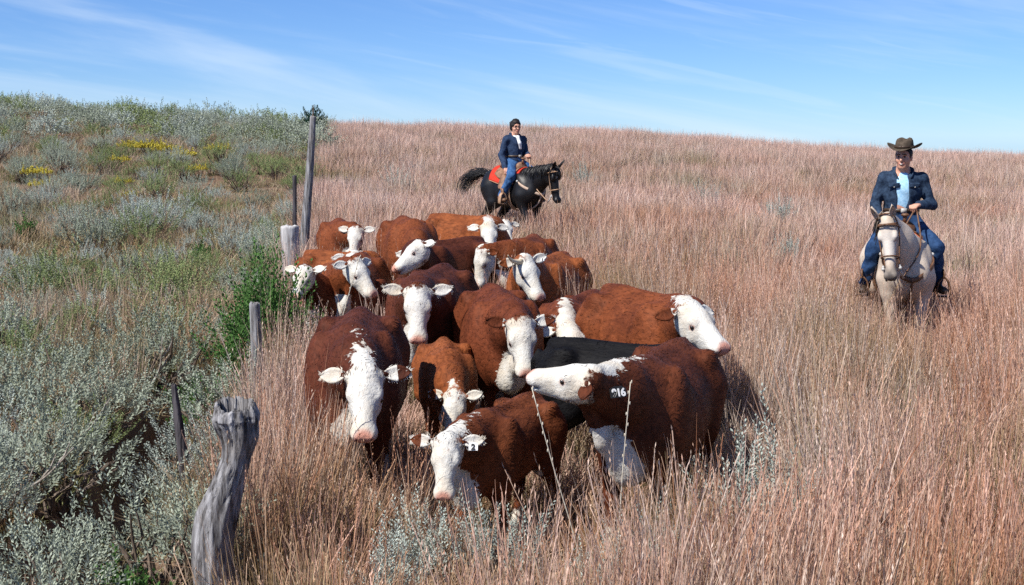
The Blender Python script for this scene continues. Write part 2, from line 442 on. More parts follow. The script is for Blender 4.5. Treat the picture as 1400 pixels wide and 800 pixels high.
MAT['dark_wood'] = simple_mat('dark_stake_and_shadow', (.030, .026, .028), (.11, .10, .11), 24, .95, .1, .9, .02, (1, 1, .12))  # dark wood of the thin stake; on the stump shape it paints shadow
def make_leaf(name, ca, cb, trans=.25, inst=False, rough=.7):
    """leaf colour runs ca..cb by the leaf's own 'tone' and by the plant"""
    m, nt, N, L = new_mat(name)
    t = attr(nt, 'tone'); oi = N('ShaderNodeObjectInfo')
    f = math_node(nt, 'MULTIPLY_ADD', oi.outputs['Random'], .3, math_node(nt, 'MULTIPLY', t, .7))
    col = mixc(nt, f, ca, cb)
    d = N('ShaderNodeBsdfDiffuse'); tr = N('ShaderNodeBsdfTranslucent'); mx = N('ShaderNodeMixShader'); o = N('ShaderNodeOutputMaterial')
    L(col, d.inputs['Color']); L(col, tr.inputs['Color']); mx.inputs[0].default_value = trans
    L(d.outputs[0], mx.inputs[1]); L(tr.outputs[0], mx.inputs[2]); L(mx.outputs[0], o.inputs['Surface']); return m
MAT['sage'] = make_leaf('sage_leaf', (.105, .13, .085), (.48, .53, .43), .15)
MAT['sage_blue'] = make_leaf('sage_leaf_silver', (.15, .18, .15), (.56, .62, .56), .15)
MAT['sage_green'] = make_leaf('sage_leaf_green', (.065, .10, .035), (.34, .40, .18), .15)
MAT['green'] = make_leaf('green_leaf', (.030, .080, .020), (.13, .25, .075), .25)
MAT['juniper'] = make_leaf('juniper_leaf', (.014, .035, .026), (.04, .085, .055), .1)
MAT['yellow'] = make_leaf('yellow_flower', (.36, .31, .05), (.60, .50, .09), .2)
def make_grass():
    m, nt, N, L = new_mat('prairie_grass')
    h = attr(nt, 'h'); hue = attr(nt, 'hue'); tint = attr(nt, 'tint', True); green = attr(nt, 'green', True); pale = attr(nt, 'pale', True)
    low = mixc(nt, hue, (.125, .105, .050), (.30, .215, .125))
    red = mixc(nt, hue, (.27, .100, .046), (.72, .405, .27))
    pink = mixc(nt, hue, (.42, .230, .170), (.94, .67, .57))
    top = mixc(nt, tint, red, pink)
    col = mixc(nt, maprange(nt, h, .12, .75), low, top)
    grn = mixc(nt, hue, (.085, .12, .04), (.33, .33, .16))
    col = mixc(nt, math_node(nt, 'MULTIPLY', green, maprange(nt, h, 0, 1, 1, .55)), col, grn)
    wht = mixc(nt, hue, (.42, .34, .28), (.84, .73, .65))
    col = mixc(nt, pale, col, wht)
    d = N('ShaderNodeBsdfDiffuse'); tr = N('ShaderNodeBsdfTranslucent'); mx = N('ShaderNodeMixShader'); o = N('ShaderNodeOutputMaterial')
    L(col, d.inputs['Color']); L(col, tr.inputs['Color']); mx.inputs[0].default_value = .22
    L(d.outputs[0], mx.inputs[1]); L(tr.outputs[0], mx.inputs[2]); L(mx.outputs[0], o.inputs['Surface']); return m
MAT['grass'] = make_grass()
def make_ground():
    m, nt, N, L = new_mat('prairie_soil'); b = principled(nt, .95, .05)
    n1 = noise_node(nt, .6, 4); n2 = noise_node(nt, 22, 5, .7)
    c = mixc(nt, maprange(nt, n1.outputs['Fac'], .4, .62), (.17, .105, .068), (.24, .165, .115))
    c = mixc(nt, maprange(nt, n2.outputs['Fac'], .4, .7, 0, .8), c, (.085, .062, .042))
    L(c, b.inputs['Base Color']); bump(nt, b, n2.outputs['Fac'], .8, .03); return m
MAT['ground'] = make_ground()

# ------------------------------------------------------------------ ground
def build_ground():
    xs = np.unique(np.concatenate([np.linspace(-700, -60, 17), np.linspace(-60, 60, 121), np.linspace(-5.5, -.5, 101), np.linspace(60, 700, 17)]))
    ys = np.unique(np.concatenate([np.linspace(-300, -8, 12), np.linspace(-8, 110, 150), np.linspace(4, 16, 100), np.linspace(110, 1500, 24)]))
    X, Y = np.meshgrid(xs, ys, indexing='ij'); Z = ground_z(X, Y)
    V = np.stack([X, Y, Z], -1).reshape(-1, 3); nx, ny = len(xs), len(ys)
    I = np.arange(nx * ny).reshape(nx, ny)
    F = np.stack([I[:-1, :-1], I[1:, :-1], I[1:, 1:], I[:-1, 1:]], -1).reshape(-1, 4)
    tag(mesh_obj('ground', V, F, MAT['ground']), 'dry prairie soil of the hillside', 'ground', kind='structure')
build_ground()

# ------------------------------------------------------------------ cattle
COW_PROF = [(-.86, 1.10, 1.00, .03), (-.80, 1.20, .84, .15), (-.66, 1.30, .70, .245), (-.45, 1.33, .61, .300), (-.2, 1.305, .555, .335),
            (.05, 1.285, .52, .365), (.3, 1.295, .505, .345), (.48, 1.315, .50, .295), (.62, 1.26, .53, .25), (.76, 1.12, .60, .19), (.84, 1.00, .72, .10), (.88, .93, .85, .03)]
FOOT = []            # (ax, ay, bx, by, r): where the animals stand, for the grass
HEADS = []
def leaf_mesh(mb, base, d, nrm, L, W, cup=.35, n=9, m=6, th=.007, tip=.55):
    """cupped, pointed leaf with thickness (an ear)"""
    d = Vector(d).normalized(); nrm = Vector(nrm); nrm = (nrm - d * nrm.dot(d)).normalized(); sd = d.cross(nrm)
    vs = []; fs = []
    for side in (1, -1):
        for i in range(n + 1):
            t = i / n; w = W * (0.35 + .65 * math.sin(min(1, t / .5) * math.pi / 2)) * (1 if t < tip else max(.02, math.cos((t - tip) / (1 - tip) * math.pi / 2) ** .8))
            for j in range(m + 1):
                q = 2 * j / m - 1
                p = Vector(base) + d * (L * t) + sd * (w * .5 * q) + nrm * (cup * W * .5 * (q * q) * (1 - .5 * t) - .03 * L * math.sin(t * math.pi) + side * th * (1 - t * .5))
                vs.append(p)
    K = (n + 1) * (m + 1)
    for i in range(n):
        for j in range(m):
            a = i * (m + 1) + j
            fs.append((a, a + 1, a + m + 2, a + m + 1)); fs.append((K + a, K + a + m + 1, K + a + m + 2, K + a + 1))
    rim = [j for j in range(m + 1)] + [i * (m + 1) + m for i in range(1, n + 1)] + [n * (m + 1) + j for j in range(m - 1, -1, -1)] + [i * (m + 1) for i in range(n - 1, 0, -1)]
    for a, b in zip(rim, rim[1:] + rim[:1]): fs.append((b, a, K + a, K + b))
    mb.add(vs, fs)
def fur_mesh(V, F, Nn, attrs, n, length, flowfn, rg, parent, mat, color, zmin=.3, name='fur', wide=.0036, lift=.22):
    tri = V[F]; ar = np.linalg.norm(np.cross(tri[:, 2] - tri[:, 0], tri[:, 3] - tri[:, 1]), axis=1) * .5
    c = tri.mean(1); ok = c[:, 2] > zmin; p = ar * ok; p = p / p.sum()
    fi = rg.choice(len(F), n, p=p)
    a, b = rg.random(n)[:, None], rg.random(n)[:, None]
    q = tri[fi]; base = (q[:, 0] * (1 - a) + q[:, 1] * a) * (1 - b) + (q[:, 3] * (1 - a) + q[:, 2] * a) * b
    nr = Nn[F[fi, 0]]; fl = flowfn(base)
    fl = fl + rg.normal(0, .28, (n, 3)); fl = fl - nr * (fl * nr).sum(1)[:, None]; fl /= np.linalg.norm(fl, axis=1)[:, None] + 1e-9
    L = length(base) * (.6 + .8 * rg.random(n))
    d = fl + nr * (lift * (.4 + rg.random(n)))[:, None]; d /= np.linalg.norm(d, axis=1)[:, None]
    sd = np.cross(d, nr); sd /= np.linalg.norm(sd, axis=1)[:, None] + 1e-9
    base = base - nr * .004
    w = (wide * (.7 + .8 * rg.random(n)))[:, None]
    mid = base + d * (L * .55)[:, None]; tip = base + (d - nr * .25) * L[:, None]
    VV = np.stack([base - sd * w, base + sd * w, mid + sd * w * .8, tip, mid - sd * w * .8], 1).reshape(-1, 3)
    k = np.arange(n) * 5
    FF = np.concatenate([np.stack([k, k + 1, k + 2, k + 4], 1)])
    T = np.stack([k + 4, k + 2, k + 3, k + 3], 1)
    me = bpy.data.meshes.new(name)
    faces = [None]
    loops = np.concatenate([FF.ravel(), T[:, :3].ravel()]).astype(np.int32)
    starts = np.concatenate([np.arange(0, 4 * n, 4), 4 * n + np.arange(0, 3 * n, 3)]).astype(np.int32)
    me.vertices.add(len(VV)); me.vertices.foreach_set('co', VV.astype(np.float32).ravel())
    me.loops.add(len(loops)); me.loops.foreach_set('vertex_index', loops)
    me.polygons.add(2 * n); me.polygons.foreach_set('loop_start', starts); me.update(calc_edges=True)
    for kk, arr in attrs.items():
        at = me.attributes.new(kk, 'FLOAT', 'POINT'); at.data.foreach_set('value', np.repeat(np.asarray(arr)[F[fi, 0]] + (rg.random(n) ** 3 * np.where(np.asarray(attrs['white'])[F[fi, 0]] > 0, .10, .24) if kk == 'dark' else 0), 5).astype(np.float32))
    me.materials.append(mat)
    o = bpy.data.objects.new(name, me)
    if color is not None: o.color = (*color, 1)
    o['kind'] = 'stuff'
    return link(o, parent)

def build_cow(name, label, cat, anchor, head_px, heading, s=1.0, color=(.17, .042, .014), calf=False, crest=1.0, crest_w=.055, brisket=True,
              black=False, far=(False, False), horn=None, tag_txt=None, tag_side=-1, ears='white', roll=0.0, fur=9000, seed=1, res=.0165, neckL=.58, bend=0.0, face='white', body_w=1.0, shoulder_patch=None, ear_up=(0, 0), tag_face=(.35, .94, 0), head_k=1.0):
    rg = np.random.default_rng(seed)
    hx, hy = heading; q = math.hypot(hx, hy); hx, hy = hx / q, hy / q; ang = math.atan2(hy, hx)
    kind, au, av = anchor
    hh, lx = ((1.33, -.45) if kind == 'h' else (1.315, .45))
    p = at_height(au, av, hh * s)
    root_xy = Vector((p.x - hx * lx * s, p.y - hy * lx * s)); g = gz(root_xy.x, root_xy.y)
    root = empty(name, (root_xy.x, root_xy.y, g), ang); tag(root, label, cat, 'cattle in the herd')
    M = Matrix.Translation(root.location) @ Matrix.Rotation(ang, 4, 'Z'); Mi = M.inverted()
    S = lambda *v: np.array(v, float) * s
    # neck and head from the line of sight to poll and muzzle
    nb = S(.60, 0, 1.06); nL = neckL * s; hs = s * head_k * (.95 if calf else .915); hL = .50 * hs
    polw = on_sphere(*head_px[0], M @ Vector(nb), nL, far[0]); pol = np.array(Mi @ polw)
    d = pol - nb; pol = nb + d / np.linalg.norm(d) * min(np.linalg.norm(d), nL * 1.12)
    muzw = on_sphere(*head_px[1], M @ Vector(pol), hL, far[1]); muz = np.array(Mi @ muzw)
    f = unit(muz - pol); nd = unit(pol - nb)
    u = np.array([0, 0, 1.0]) - f * f[2]
    if np.linalg.norm(u) < .25: u = u + nd * .3
    u = unit(u - f * (u @ f)); 
    # forehead faces away from the neck underside
    l = np.cross(u, f)
    if roll:
        c_, s_ = math.cos(roll), math.sin(roll); u, l = u * c_ + l * s_, l * c_ - u * s_
    H = lambda a, b, c: pol + hs * (a * f + b * l + c * u)
    prof = [(a * s, t * s, (b + (.10 if calf else 0)) * s, w * s * body_w * (.86 if calf else 1)) for a, t, b, w in COW_PROF]
    pts = np.array([S(-.95, -.45, 0), S(.95, .45, 1.5), pol - .3 * hs, pol + .3 * hs, muz - .2 * hs, muz + .2 * hs])
    F = Field(pts.min(0) - .05, pts.max(0) + .05, res * max(.8, s))
    F.loft(prof, bend, k=.05)
    k = .09 * s
    F.cone(S(-.70, 0, 1.285), S(.40, 0, 1.275), .045 * s, .05 * s, .08 * s)                      # backbone
    for sg in (1, -1):
        y = sg
        F.ell(S(-.46, .255 * y, 1.215), S(.10, .055, .065), None, .10 * s)                      # hook bones
        F.ell(S(-.79, .11 * y, 1.13), S(.05, .05, .06), None, .08 * s)                          # pin bones
        F.ell(S(.40, .225 * y, 1.02), S(.17, .10, .27), [(1, 0, .25), (0, 1, 0), (-.25, 0, 1)], .09 * s)   # shoulder
        F.ell(S(-.55, .20 * y, .93), S(.24, .115, .30), None, .10 * s)                           # thigh
        st = rg.uniform(-.12, .12) * s
        # front leg
        F.cone(S(.46, .19 * y, .82), S(.47, .17 * y, .60) + (st * .3, 0, 0), .115 * s, .085 * s, k)
        kn = S(.49, .16 * y, .40) + (st * .8, 0, 0); F.cone(S(.47, .17 * y, .60) + (st * .3, 0, 0), kn, .085 * s, .055 * s, .04 * s)
        F.ell(kn, S(.052, .050, .06), None, .03 * s)
        ft = S(.48, .155 * y, .11) + (st, 0, 0); F.cone(kn, ft, .046 * s, .040 * s, .03 * s); F.ell(ft, S(.045, .045, .045), None, .03 * s)
        F.cone(ft, S(.52, .155 * y, .035) + (st, 0, 0), .045 * s, .055 * s, .03 * s)
        # hind leg
        st2 = rg.uniform(-.1, .1) * s
        sf = S(-.42, .215 * y, .72) + (st2 * .3, 0, 0); hk = S(-.70, .17 * y, .46) + (st2 * .7, 0, 0); ff = S(-.64, .165 * y, .12) + (st2, 0, 0)
        F.cone(S(-.52, .19 * y, 1.0), sf, .19 * s, .125 * s, k); F.cone(sf, hk, .125 * s, .060 * s, .05 * s)
        F.ell(hk, S(.065, .045, .07), None, .03 * s); F.cone(hk, ff, .048 * s, .040 * s, .03 * s); F.ell(ff, S(.045, .045, .045), None, .03 * s)
        F.cone(ff, S(-.59, .165 * y, .035) + (st2, 0, 0), .045 * s, .055 * s, .03 * s)
    # neck: top line and throat, side squashed
    sdv = np.cross(nd, (0, 0, 1)); sdv = unit(sdv) if np.linalg.norm(sdv) > .1 else np.array([0, 1.0, 0])
    upn = unit(np.cross(sdv, nd)); upn = upn if upn[2] > 0 else -upn
    F.cone(S(.42, 0, 1.05), nb + nd * nL * .35, .265 * s, .215 * s, .10 * s, sdv, .80)
    F.cone(nb + nd * nL * .35, pol + hs * (.03 * f - .07 * u), .215 * s, .135 * hs, .08 * s, sdv, .82)
    F.cone(S(.46, 0, 1.25), pol + hs * (-.02 * u + .0 * f), .075 * s, .070 * s, .08 * s)           # crest of the neck
    thr = H(.10, 0, -.15); brk = S(.80, 0, .66)
    mid = (thr + brk) / 2 - np.array([.0, 0, .05 * s])
    F.cone(thr, mid, .05 * hs, .06 * s, .06 * s, sdv, .6); F.cone(mid, brk, .06 * s, .10 * s, .08 * s, sdv, .7)   # dewlap
    F.ell(brk + S(-.06, 0, .02), S(.13, .13, .15), None, .08 * s)
    # head
    F.ell(H(.10, 0, -.03), np.array((.15, .122, .118)) * hs, [f, l, u], .04 * hs)
    F.ell(H(.0, 0, .035), np.array((.065, .085, .05)) * hs, [f, l, u], .05 * hs)
    for sg in (1, -1):
        F.ell(H(.165, .098 * sg, .005), np.array((.058, .034, .046)) * hs, [f, l, u], .03 * hs)    # brow
        F.ell(H(.16, .075 * sg, -.10), np.array((.11, .045, .085)) * hs, [f, l, u], .04 * hs)       # cheek
        F.ell(H(.478, .050 * sg, -.035), np.array((.036, .034, .036)) * hs, [f, l, u], .025 * hs)   # nostril wing
        F.cone(H(.01, .10 * sg, -.01), H(-.01, .15 * sg, -.02), .045 * hs, .026 * hs, .03 * hs)     # ear root
    F.cone(H(.14, 0, -.035), H(.41, 0, -.056), .116 * hs, .084 * hs, .04 * hs, l, .90)
    F.cone(H(.10, 0, -.135), H(.40, 0, -.110), .092 * hs, .060 * hs, .04 * hs, l, .9)
    F.ell(H(.435, 0, -.055), np.array((.076, .096, .070)) * hs, [f, l, u], .03 * hs)
    F.ell(H(.42, 0, -.115), np.array((.060, .066, .035)) * hs, [f, l, u], .02 * hs)
    for sg in (1, -1): F.cut(H(.20, .135 * sg, -.02), np.array((.026, .018, .016)) * hs, [f, l, u], .02 * hs)   # eye socket
    F.cut(H(.47, 0, -.098), np.array((.075, .12, .006)) * hs, [f, l, u], .010 * hs)                 # mouth
    V, Q = F.mesh(); V = relax(V, Q, 1, .4)
    Nn = vert_normals(V, Q)
    # ---- coat marks
    dh, th = seg_dist(V, H(.06, 0, -.05), H(.46, 0, -.06)); ax = (V - pol) @ f / hs
    white = .160 * hs - dh
    white = np.where(ax < -.03, np.minimum(white, (ax + .03) * .6), white)
    if face == 'mottled': white = white - .0
    hw = white.copy()
    if crest:
        wz = S(.42, 0, 1.30) * crest + pol * (1 - crest); dc, tc = seg_dist(V, H(-.02, 0, .05), wz)
        top = Nn @ upn
        rag = .02 * np.sin(V[:, 0] * 55) * np.sin(V[:, 1] * 70 + 1)
        white = np.maximum(white, np.where(top > .35, crest_w * s * (1.15 - .45 * tc) + rag * s - dc, -1))
    if brisket:
        d1, _ = seg_dist(V, thr, mid); d2, _ = seg_dist(V, mid, brk + S(.02, 0, -.02)); white = np.maximum(white, np.where(V[:, 2] < .98 * s, np.maximum(.055 * s - d1, .135 * s - d2), -1))
        white = np.maximum(white, np.where((np.abs(V[:, 0]) < .6 * s) & (np.abs(V[:, 1]) < .24 * s), (.60 + (.1 if calf else 0)) * s - V[:, 2], -1) * 1.0 - .02 - np.where((V[:, 2] < .5 * s) | ((np.abs(V[:, 0]) > .34 * s) & (np.abs(V[:, 1]) > .07 * s)), 1, 0))
    white = np.maximum(white, .20 * s - V[:, 2])                                                    # socks
    if shoulder_patch is not None:
        for (px, py, pz, pr) in shoulder_patch:
            white = np.maximum(white, pr * s - np.linalg.norm((V - S(px, py, pz)) * (1, .7, 1), axis=1))
    if black:
        white = np.maximum(hw if face == 'white' else np.full(len(V), -1.0), .10 * s - np.linalg.norm(V - brk, axis=1)) - (0 if face == 'white' else .02)
    dm = np.linalg.norm(V - H(.50, 0, -.045), axis=1); ml = np.abs((V - H(.48, 0, 0)) @ l) / hs
    skin = np.clip((.092 * hs - dm) / (.03 * hs), 0, 1) * np.clip((.088 - ml) / .02, 0, 1) * .95
    for sg in (1, -1):
        de = np.linalg.norm(V - H(.20, .115 * sg, -.02), axis=1); skin = np.maximum(skin, np.clip((.031 * hs - de) / (.012 * hs), 0, 1) * .8)
    dark = np.clip((.014 * hs - np.abs((V - H(.47, 0, -.098)) @ u)) / (.006 * hs), 0, 1) * np.clip((.088 * hs - np.linalg.norm(V - H(.45, 0, -.098), axis=1)) / .01, 0, 1) * .55
    if black and face != 'white': skin *= 0
    at = {'white': white, 'skin': skin, 'dark': dark}
    mesh_obj('body', V, Q, MAT['coat'], root, True, at, color)
    # ---- fur
    def flow(b):
        dhh, _ = seg_dist(b, pol, muz); onhead = (dhh < .19 * hs)[:, None]
        bf = np.tile(np.array([-1.0, 0, -.35]), (len(b), 1)); nk = np.tile(-nd * .8 + np.array([0, 0, -.4]), (len(b), 1))
        neck = (b[:, 0] > .55 * s)[:, None]
        out = np.where(neck, nk, bf) + np.stack([np.sin(b[:, 1] * 17 + b[:, 2] * 9), np.sin(b[:, 0] * 13), np.sin(b[:, 0] * 11 + b[:, 1] * 14)], 1) * .45
        hf = np.tile(f * .7, (len(b), 1)) + (b - H(.08, 0, 0)) * 3.0
        return np.where(onhead, hf, out)
    def flen(b):
        a_ = (b - pol) @ f / hs; dhh, _ = seg_dist(b, pol, muz)
        onh = dhh < .19 * hs
        return np.where(onh, np.where(a_ < .15, .034, np.where(a_ < .36, .011, .004)), .040) * (s ** .5)
    at2 = dict(at)
    if fur: fur_mesh(V, Q, Nn, at2, fur, flen, flow, rg, root, MAT['fur'], color, .35 * s)
    # ---- ears, eyes, nostrils, hooves, tail
    ear_roots = []
    for i, sg in enumerate((1, -1)):
        mb = MB(); b0 = H(-.005, .135 * sg, -.015); dr = l * sg - u * (.30 - ear_up[i]) - f * .12
        leaf_mesh(mb, b0, dr, f * .30 + u * .85, .190 * hs, .115 * hs, .28, tip=.5, th=.010)
        vv = np.array([tuple(q) for q in mb.v]); t = ((vv - b0) @ unit(dr)) / (.190 * hs)
        wv = {'white': np.full(len(vv), .1), 'red': np.where(t < .22, .1, -.1) * 1.0, 'mixed': np.where(t < .5, .1, -.1) * 1.0, 'black': np.full(len(vv), -.1)}[ears if isinstance(ears, str) else ears[i]]
        e = mb.build('ear', MAT['coat'], root, True, color, {'white': wv, 'skin': np.zeros(len(vv)), 'dark': np.zeros(len(vv))})
        # fringe of the ear
        m2 = MB(); nrm = unit(f * .30 + u * .85); drn = unit(dr); sdn = np.cross(drn, nrm)
        for _ in range(170):
            tt = rg.uniform(.1, .95); qq = rg.uniform(-1, 1); c0 = b0 + drn * (.2 * hs * tt) + sdn * (.055 * hs * qq * math.sin(max(.15, 1 - tt * .8) * 1.5))
            dd = unit(drn * rg.uniform(.2, .8) + sdn * (np.sign(qq) * rg.uniform(.3, 1)) + nrm * rg.uniform(-.1, .3) + np.array((0, 0, -.3))) * rg.uniform(.016, .036) * hs
            w_ = np.cross(dd, nrm); w_ = unit(w_) * .0024
            m2.add([c0 - w_, c0 + w_, c0 + dd], [(0, 1, 2)])
        fr = m2.build('ear_fringe', MAT['fur'], e, False, color, {'white': np.full(len(m2.v), -.1 if (ears if isinstance(ears, str) else ears[i]) in ('black', 'red') else .1), 'skin': np.zeros(len(m2.v)), 'dark': np.zeros(len(m2.v))}); fr['kind'] = 'stuff'
        ear_roots.append((e, b0, drn, nrm, sdn))
        mb = MB(); mb.ball(H(.20, .109 * sg, -.02), .0215 * hs, 10, 8); mb.build('eye', MAT['eye'], root)
        mb = MB(); R3 = Matrix((tuple(f), tuple(l), tuple(u))).transposed(); mb.ball(H(.503, .048 * sg, -.032), (.014 * hs, .015 * hs, .020 * hs), 8, 6, R3); mb.build('nostril', MAT['nostril'], root)
    if horn:
        for i, sg in enumerate((1, -1)):
            if not horn[i]: continue
            mb = MB(); c0 = H(.03, .085 * sg, .02); pts_ = []; rr = []
            for j in range(9):
                t = j / 8; pts_.append(Vector(c0 + hs * .34 * (l * sg * (t * .95) + u * (.05 + .55 * t * t) + f * (.05 * t)))); rr.append(.036 * hs * (1 - .85 * t))
            mb.tube(pts_, rr, 10); mb.build('horn', MAT['horn'], root)
    if tag_txt:
        e, b0, drn, nrm, sdn = ear_roots[0 if tag_side > 0 else 1]
        txt, tm, cm, tw, thh, off = tag_txt
        c0 = Vector(b0 + drn * .105 * hs + nrm * .03 + np.array((0, 0, -off)))
        ndir = Vector((0, 1, 0)) * tag_face[0] + Vector((1, 0, 0)) * tag_face[1] + Vector((0, 0, .35)); ndir = ndir.normalized(); xr = Vector((0, 0, 1)).cross(ndir).normalized(); yu = ndir.cross(xr); c0 = c0 + ndir * (.075 if tag_face[2] else .035) + xr * tag_face[2]
        mb = MB(); vs_ = []
        for dz in (.004, -.004):
            for (a_, b_) in ((-.5, -.5), (.5, -.5), (.5, .3), (.22, .5), (-.22, .5), (-.5, .3)): vs_.append(c0 + xr * (a_ * tw) + yu * (b_ * thh) + ndir * dz)
        mb.add(vs_, [(0, 1, 2, 3, 4, 5), (11, 10, 9, 8, 7, 6)] + [(i, i + 6, (i + 1) % 6 + 6, (i + 1) % 6) for i in range(6)])
        tg = mb.build('ear_tag', MAT[tm], root, False)
        cu = bpy.data.curves.new('tag_number', 'FONT'); cu.body = txt; cu.size = thh * .95; cu.align_x = 'CENTER'; cu.align_y = 'CENTER'; cu.extrude = .001; cu.offset = .0022; cu.space_character = .95
        tmp = bpy.data.objects.new('tmp', cu); COL.objects.link(tmp); bpy.context.view_layer.update()
        tme = bpy.data.meshes.new_from_object(tmp.evaluated_get(bpy.context.evaluated_depsgraph_get())); bpy.data.objects.remove(tmp)
        tme.materials.clear(); tme.materials.append(MAT[cm]); to = bpy.data.objects.new('tag_number', tme)
        to.matrix_local = Matrix.Translation(c0 + ndir * .0065 - yu * .1 * thh) @ Matrix((xr, yu, ndir)).transposed().to_4x4()
        link(to, tg)
    mb = MB(); tl = [S(-.83, 0, 1.19), S(-.90, 0, 1.10), S(-.92, .02, .85), S(-.90, .03, .6), S(-.88, .03, .40)]
    mb.tube(tl, [.045 * s, .035 * s, .024 * s, .03 * s, .008 * s], 8)
    mb.build('tail', MAT['coat'], root, True, color, {'white': np.where(np.array(mb.v)[:, 2] < .62 * s, .1, -.1), 'skin': np.zeros(len(mb.v)), 'dark': np.zeros(len(mb.v))})
    w0 = M @ Vector(S(-.7, 0, 0)); w1 = M @ Vector(S(.62, 0, 0)); FOOT.append((w0.x, w0.y, w1.x, w1.y, .30 * s))
    pw = M @ Vector(pol); mw = M @ Vector(muz); HEADS.append((pw.x, pw.y, mw.x, mw.y, min(pw.z, mw.z) - g))
    return root

